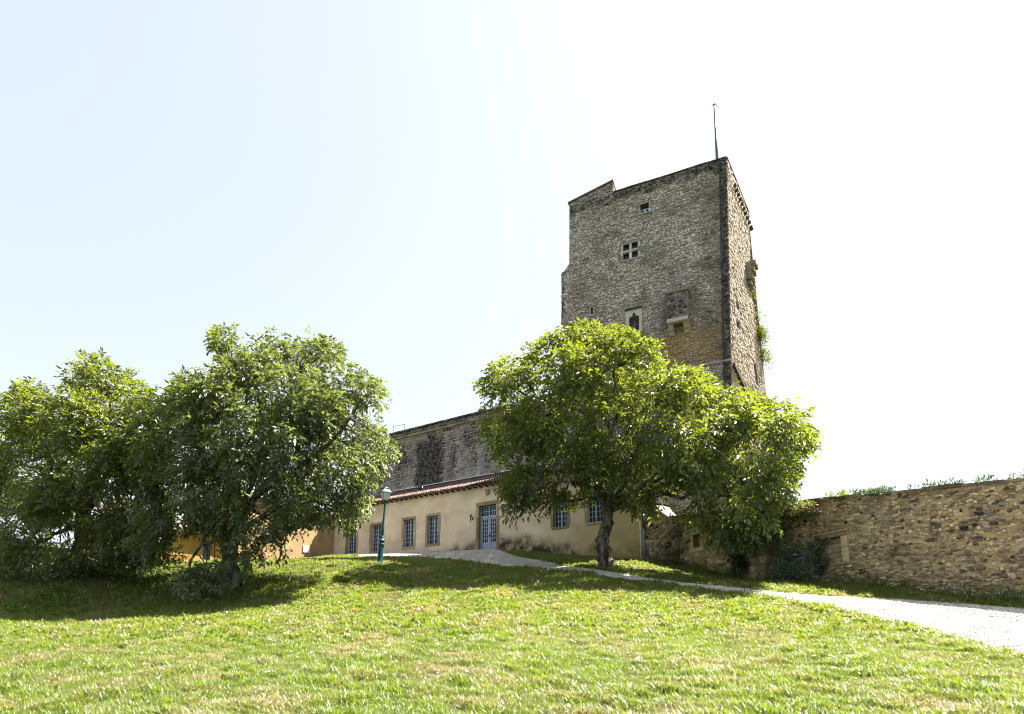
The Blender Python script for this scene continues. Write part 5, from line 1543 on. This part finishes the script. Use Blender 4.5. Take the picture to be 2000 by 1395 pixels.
def shrub(name, label, cat, pts, rad, n, mat, size, seed, group=None, wr=.55, up=.3, stems=None, parent=None, blocked_test=True, tilt=1.0):
    """loose leafy plant: leaves round a set of centres"""
    r = np.random.default_rng(seed)
    pts = np.array(pts, float); rad = np.broadcast_to(np.asarray(rad, float), (len(pts),))
    base = pts.mean(0); base[2] = pts[:, 2].min()
    w = rad**2; ci = r.choice(len(pts), n, p=w/w.sum())
    off = unit(r.normal(0, 1, (n, 3)))*(r.random(n)**.5)[:, None]*rad[ci][:, None]
    pos = pts[ci]+off
    d = off/np.maximum(rad[ci][:, None], .01) + np.array([0, 0, up]) + r.normal(0, .5, (n, 3))
    if blocked_test:
        k = ~blocked(pos); pos, d = pos[k], d[k]; n = len(pos)
    root = empty(name, base)
    tag(root, label, cat, group)
    ln = size*r.uniform(.6, 1.3, n)
    nr = np.array([0, -.5, 1.0])[None]*tilt + r.normal(0, .6, (n, 3))
    link('foliage', leaf_mesh('foliage', pos-base, d, nr, ln, ln*wr, np.clip(r.normal(.5, .25, n), 0, 1)), root, mat=mat)['kind'] = 'stuff'
    if stems is not False:
        mb = MB()
        for c in pts[:: max(1, len(pts)//14)]:
            b0 = base + (c-base)*np.array([.35, .35, 0]); 
            mb.tube(curve_pts(b0-base, c-base, 0, 5, r, .3), [.022, .02, .015, .012, .008], 5)
        mb.build('stem', M['bark'], root)
    return root
def on_rub(px, py, dy=-.15):
    x, z = RUB.loc(px, py, dy); return RUB.w(x, dy, z)
def seg_pts(fn, a, b, n, r, spread):
    return [fn(a[0]+(b[0]-a[0])*t+r.uniform(-spread, spread), a[1]+(b[1]-a[1])*t+r.uniform(-spread, spread)) for t in np.linspace(0, 1, n)]
r_ = np.random.default_rng(9)
pts = seg_pts(on_rub, (1318, 1025), (1330, 1105), 14, r_, 9) + seg_pts(on_rub, (1300, 1060), (1320, 1100), 6, r_, 8)
shrub('ivy', 'dark ivy strand climbing the garden wall beside the white downpipe', 'ivy', pts, .28, 800, M['leaf_ivy'], .10, 401, 'ivy on the garden wall', wr=.85)
pts = seg_pts(on_rub, (1425, 1060), (1455, 1125), 16, r_, 14) + seg_pts(on_rub, (1430, 1030), (1440, 1060), 6, r_, 8)
shrub('ivy', 'dense dark ivy mass on the garden wall below the hanging walnut leaves', 'ivy', pts, .33, 2200, M['leaf_ivy'], .11, 402, 'ivy on the garden wall', wr=.85)
pts = seg_pts(on_rub, (1592, 1050), (1606, 1120), 12, r_, 9) + seg_pts(on_rub, (1585, 1108), (1618, 1100), 7, r_, 8) + seg_pts(on_rub, (1612, 1058), (1602, 1085), 5, r_, 3)
shrub('ivy', 'ivy creeping over the left jamb of the walled-up opening', 'ivy', pts, .20, 1000, M['leaf_ivy'], .085, 403, 'ivy on the garden wall', wr=.85)
pts = [on_rub(x, y, -dy) for x, y, dy in zip(r_.uniform(1512, 1585, 26), r_.uniform(1058, 1130, 26), r_.uniform(.3, .9, 26))]
bud = shrub('butterfly_bush', 'grey-green bush with a few purple flower spikes against the garden wall', 'bush', pts, .36, 2600, M['leaf_bud'], .15, 404, wr=.3)
bb = np.array(bud.location)
for x, y in ((1548, 1084), (1527, 1087), (1521, 1097), (1536, 1070), (1560, 1092)):
    c = on_rub(x, y, -1.0)-bb; mb = MB(); mb.tube([c, c+np.array([.10, -.05, .02]), c+np.array([.2, -.1, -.02])], [.02, .035, .008], 6); mb.build('flower_spike', M['purple'], bud)
pts = [on_rub(x, y, -dy) for x, y, dy in zip(r_.uniform(1530, 1598, 26), 985 + 22*r_.random(26), r_.uniform(.15, .5, 26))]
val = shrub('valerian', 'pink flowering plant hanging from the top of the garden wall', 'plant', pts, .26, 1500, M['leaf_val'], .11, 405, wr=.35)
vb = np.array(val.location)
fm = MB()
for k in range(3): fm.lathe([(.01, -.03), (.04, -.01), (.05, .02), (.02, .045)], 6, c=(.04*math.cos(k*2.1), .04*math.sin(k*2.1)))
fmm = fm.mesh('flower_head', M['pink'])
for x, y in zip(r_.uniform(1538, 1604, 20), r_.uniform(982, 1006, 20)):
    link('flower_head', fmm, val, on_rub(x, y, -.55)-vb, rot=(r_.uniform(-.5, .5), r_.uniform(-.5, .5), r_.uniform(0, 6)), scale=[r_.uniform(.5, .85)]*3)
pts = [on_rub(x, y, -dy) for x, y, dy in zip(r_.uniform(1500, 1535, 20), r_.uniform(985, 1045, 20), r_.uniform(.2, .7, 20))]
shrub('climber', 'bright leafy climber on the garden wall left of the pink flowers', 'climber', pts, .32, 1100, M['leaf'], .16, 406, wr=.45)
# growth along the top of the wall
for k, (a, b, n, lab) in enumerate(((1612, 1660, 260, 'sparse weeds on the wall top above the walled-up opening'), (1660, 1745, 900, 'thick weeds on the wall top at the right edge of the photo'), (1760, 1990, 1200, 'weeds along the wall top beyond the photo edge'))):
    xs_ = r_.uniform(RUB.loc(a, 965)[0], RUB.loc(b, 960)[0] if b < 1800 else RL-.5, 60)
    pts = [RUB.w(x, .1+r_.uniform(-.2, .3), float(topz(x))+.02+.06*r_.random()) for x in xs_]
    shrub('weed_clump', lab, 'weeds', pts, .17, int(n*.8), M['leaf_val'] if k == 0 else M['leaf_bud'], .13, 410+k, 'weeds on the garden wall top', wr=.35, up=.9, blocked_test=False, stems=False)
# plants rooted in the tower's right flank
for k, (px, py, rr, n, lab) in enumerate(((1467, 581, .22, 60, 'small tuft high on the right edge of the tower'), (1475, 617, .4, 170, 'feathery tuft on the tower edge below the small one'), (1484, 650, .5, 330, 'bushy green tuft midway down the right tower edge'), (1491, 690, .55, 360, 'lowest bushy tuft on the right tower edge'))):
    c = P(px, py, TR[1]+.1)
    pts = [c + r_.normal(0, rr*.6, 3)*np.array([.7, .7, 1.6]) for _ in range(7)]
    shrub('wall_plant', lab, 'plant', pts, rr*.9, int(n*2.2), M['leaf_val'], .28, 420+k, 'plants growing on the tower edge', wr=.16, up=.2, blocked_test=False)
c = P(1463, 520, TR[1]-.6)
shrub('wall_plant', 'dark green growth on the broken latrine of the tower', 'plant', [c+r_.normal(0, .25, 3) for _ in range(6)], .3, 160, M['leaf_ivy'], .16, 430, 'plants growing on the tower edge', blocked_test=False, stems=False)
# low bushes under the left trees
for k, (px, py, Y, rr, n, lab) in enumerate(((280, 1105, 27.5, .8, 1500, 'dark bush under the far left walnut at the lawn edge'), (60, 1150, 26, 1.0, 1600, 'dark bush at the lawn edge left of the photo'), (215, 1125, 27, .9, 1500, 'dark bush beneath the gap between the two left trees'))):
    c = P(px, py, Y)
    pts = [c + np.array([r_.uniform(-1.6, 1.6), r_.uniform(-.6, .6), r_.uniform(.0, .9)]) for _ in range(16)]
    shrub('bush', lab, 'bush', pts, rr*.7, n, M['leaf_dark'], .15, 440+k, 'bushes under the left trees', wr=.5)
# tall grass and weeds along the foot of the garden wall
pts = []
for t in r_.uniform(0.05, 1.5, 60):
    x = t*RUBL; p = RUB.w(x, -.25-.5*r_.random(), 0); p[2] = gz(p[0], p[1])+.12; pts.append(p)
shrub('weed_fringe', 'fringe of tall grass and weeds along the foot of the garden wall', 'weeds', pts, .32, 2600, M['leaf_val'], .22, 450, wr=.13, up=1.3, stems=False)

# ------------------------------------------------------------------ lawn: blades as one scattered mass
def tuft_mesh(seed, nb, hgt, spread, mat, wid=.012, clover=.5):
    r = np.random.default_rng(seed); V, Fc, T = [], [], []
    for k in range(nb):
        a = r.uniform(0, 6.28); q = r.uniform(0, spread); bx, by = q*math.cos(a), q*math.sin(a)
        h = hgt*r.uniform(.5, 1.15); l = r.uniform(.2, .9)*h; d = r.uniform(0, 6.28); w = wid*r.uniform(.7, 1.3); s = d+math.pi/2
        c, sn = math.cos(d), math.sin(d); sx, sy = math.cos(s)*w, math.sin(s)*w
        b = len(V)
        V += [(bx-sx, by-sy, -.02), (bx+sx, by+sy, -.02), (bx+c*l*.35+sx*.8, by+sn*l*.35+sy*.8, h*.62), (bx+c*l*.35-sx*.8, by+sn*l*.35-sy*.8, h*.62), (bx+c*l, by+sn*l, h*.92)]
        Fc += [(b, b+1, b+2, b+3), (b+3, b+2, b+4)]
        T += [float(np.clip(r.normal(.5, .28), 0, 1))]*5
    for k in range(int(nb*clover)):
        a = r.uniform(0, 6.28); q = r.uniform(0, spread*1.2); bx, by, bz = q*math.cos(a), q*math.sin(a), hgt*r.uniform(.25, .75)
        d = r.uniform(0, 6.28); L = wid*r.uniform(1.6, 2.8); c, sn = math.cos(d), math.sin(d); tz = r.uniform(-.5, .5)*L; b = len(V)
        V += [(bx, by, bz), (bx+c*L*.5-sn*L*.4, by+sn*L*.5+c*L*.4, bz+tz*.5+L*.12), (bx+c*L, by+sn*L, bz+tz), (bx+c*L*.5+sn*L*.4, by+sn*L*.5-c*L*.4, bz+tz*.5+L*.12)]
        Fc += [(b, b+1, b+2), (b, b+2, b+3)]
        T += [float(np.clip(r.normal(.6, .3), 0, 1))]*4
    me = bpy.data.meshes.new('tuft'); me.from_pydata(V, [], Fc)
    at = me.attributes.new('tint', 'FLOAT', 'POINT'); at.data.foreach_set('value', np.array(T, np.float32))
    me.materials.append(mat)
    return me
def scatter(name, pts, srcs, seed, smin, smax, label):
    r = np.random.default_rng(seed); n = len(pts)
    me = bpy.data.meshes.new(name); me.vertices.add(n); me.vertices.foreach_set('co', np.asarray(pts, np.float32).ravel())
    a = me.attributes.new('rot', 'FLOAT_VECTOR', 'POINT'); a.data.foreach_set('vector', np.c_[r.normal(0, .15, n), r.normal(0, .15, n), r.uniform(0, 6.28, n)].astype(np.float32).ravel())
    pa = np.asarray(pts)
    a = me.attributes.new('scl', 'FLOAT', 'POINT'); a.data.foreach_set('value', (r.uniform(smin, smax, n)*np.clip(1+.32*wavy(311, .55)(pa[:, 0], pa[:, 1])+.30*wavy(312, 2.4)(pa[:, 0], pa[:, 1])+.2*wavy(313, .25)(pa[:, 0], pa[:, 1]), .45, 1.7)).astype(np.float32))
    a = me.attributes.new('idx', 'INT', 'POINT'); a.data.foreach_set('value', r.integers(0, len(srcs), n).astype(np.int32))
    pa = np.asarray(pts); w1, w2 = wavy(301, 2.8), wavy(302, .8)
    pv = np.clip(.08 + .34*w1(pa[:, 0], pa[:, 1]) + .30*w2(pa[:, 0], pa[:, 1]) + r.normal(0, .16, n), 0, .85)
    a = me.attributes.new('patch', 'FLOAT', 'POINT'); a.data.foreach_set('value', pv.astype(np.float32))
    o = link(name, me)
    ng = bpy.data.node_groups.new(name+'_nodes', 'GeometryNodeTree')
    ng.interface.new_socket('Geometry', in_out='INPUT', socket_type='NodeSocketGeometry'); ng.interface.new_socket('Geometry', in_out='OUTPUT', socket_type='NodeSocketGeometry')
    gi, go = ng.nodes.new('NodeGroupInput'), ng.nodes.new('NodeGroupOutput')
    jn = ng.nodes.new('GeometryNodeJoinGeometry')
    for s in reversed(srcs):
        oi = ng.nodes.new('GeometryNodeObjectInfo'); oi.inputs['Object'].default_value = s; oi.inputs['As Instance'].default_value = True
        ng.links.new(oi.outputs['Geometry'], jn.inputs[0])
    ip = ng.nodes.new('GeometryNodeInstanceOnPoints'); ip.inputs['Pick Instance'].default_value = True
    def na(nm, ty):
        k = ng.nodes.new('GeometryNodeInputNamedAttribute'); k.data_type = ty; k.inputs['Name'].default_value = nm
        return [x for x in k.outputs if x.enabled and x.name == 'Attribute'][0]
    ng.links.new(gi.outputs[0], ip.inputs['Points']); ng.links.new(jn.outputs[0], ip.inputs['Instance'])
    ng.links.new(na('idx', 'INT'), ip.inputs['Instance Index'])
    er = ng.nodes.new('FunctionNodeEulerToRotation'); ng.links.new(na('rot', 'FLOAT_VECTOR'), er.inputs[0]); ng.links.new(er.outputs[0], ip.inputs['Rotation'])
    ng.links.new(na('scl', 'FLOAT'), ip.inputs['Scale'])
    ng.links.new(ip.outputs[0], go.inputs[0])
    md = o.modifiers.new('scatter', 'NODES'); md.node_group = ng
    tag(o, label, None, None, 'stuff')
    return o
tr_xy = [P(1187, 1108, 31.0)[:2], P(450, 1148, 26.0)[:2]]
def lawn_points(n, seed, yr, dens_pow=1.0, clump=None):
    r = np.random.default_rng(seed)
    y = yr[0] + (yr[1]-yr[0])*r.random(n)
    x = r.uniform(-1.0, 1.0, n)*(y*.86+7)
    jit = r.normal(0, .13, (2, n))
    k = ~in_poly(path_poly, x+jit[0], y+jit[1])
    X, Yl, _ = FAC.local(np.c_[x, y, 0*x]); k &= ~((Yl > -.12) & (X > XL-.2)) & ~(Yl > 3)
    X, Yl, _ = RUB.local(np.c_[x, y, 0*x]); k &= ~((Yl > -.12) & (X > -1))
    pat = wavy(77, 2.6)(x, y) + .6*wavy(78, .9)(x, y)      # thin, worn patches
    k &= pat + r.normal(0, .7, n) > -1.7
    k &= np.hypot(x-tr_xy[0][0], y-tr_xy[0][1]) > .55 + .25*r.random(n)
    k &= np.hypot(x-tr_xy[1][0], y-tr_xy[1][1]) > .5 + .35*r.random(n)
    if clump is not None: k &= clump(x, y) > r.uniform(-1.3, .6, n)
    x, y = x[k], y[k]
    return np.c_[x, y, ground_z(x, y)]
def src(me):
    return bpy.data.objects.new(me.name, me)
gA = [src(tuft_mesh(i, 15, .085, .08, M['grass'], .0042, 0)) for i in range(4)]
gB = [src(tuft_mesh(i+10, 12, .11, .13, M['grass'], .013)) for i in range(3)] + [src(tuft_mesh(i+14, 12, .10, .13, M['grass'], .017)) for i in range(5)] + [src(tuft_mesh(19, 9, .12, .12, M['leaf_dry'], .012))]
cl = wavy(31, 3.0)
near = lawn_points(520000, 1, (5.5, 18)); near = near[np.random.default_rng(3).random(len(near)) > sstep(12.5, 18, near[:, 1])]
mid = lawn_points(270000, 2, (12, 27)); mid = mid[np.random.default_rng(4).random(len(mid)) < sstep(12, 17.5, mid[:, 1])]; farp = lawn_points(85000, 3, (27, 48))
scatter('grass', np.r_[near], gA + [src(tuft_mesh(i+30, 15, .07, .08, M['grass'], .0055, .15)) for i in range(5)] + [src(tuft_mesh(49, 8, .10, .08, M['leaf_dry'], .004, 0))], 1, .7, 1.4, 'short sunlit lawn grass on the slope')
scatter('grass', np.r_[mid, farp], gB, 2, .7, 1.35, 'lawn grass higher on the slope and beside the path')
fl_m = MB(); fl_m.lathe([(.004, -.02), (.022, .0), (.024, .006), (.006, .012)], 7)
flo = src(fl_m.mesh('daisy', M['petal']))
dz = lawn_points(3000, 5, (9, 40), clump=cl)
dz[:, 2] += .075
scatter('daisies', dz, [flo], 6, .7, 1.5, 'scattered small white flowers in the lawn')
pb = []
for i in range(3):
    rr_ = np.random.default_rng(600+i); m_ = MB()
    m_.lathe([(.004, -.012), (.020*rr_.uniform(.8, 1.2), -.004), (.022*rr_.uniform(.8, 1.2), .006), (.010, .016)], 6)
    pb.append(src(m_.mesh('pebble', M['gravel_stone'])))
rr_ = np.random.default_rng(77)
ki, kj = rr_.integers(0, NP-1, 34000), rr_.random(34000)**.9
f_ = rr_.random(34000)[:, None]
a_ = pu[ki]*(1-f_) + pu[ki+1]*f_; b_ = pl[ki]*(1-f_) + pl[ki+1]*f_
q_ = a_ + (b_-a_)*kj[:, None]
scatter('pebbles', np.c_[q_, ground_z(q_[:, 0], q_[:, 1])+.058], pb, 8, .4, 1.3, 'loose pebbles lying on the pale gravel path')
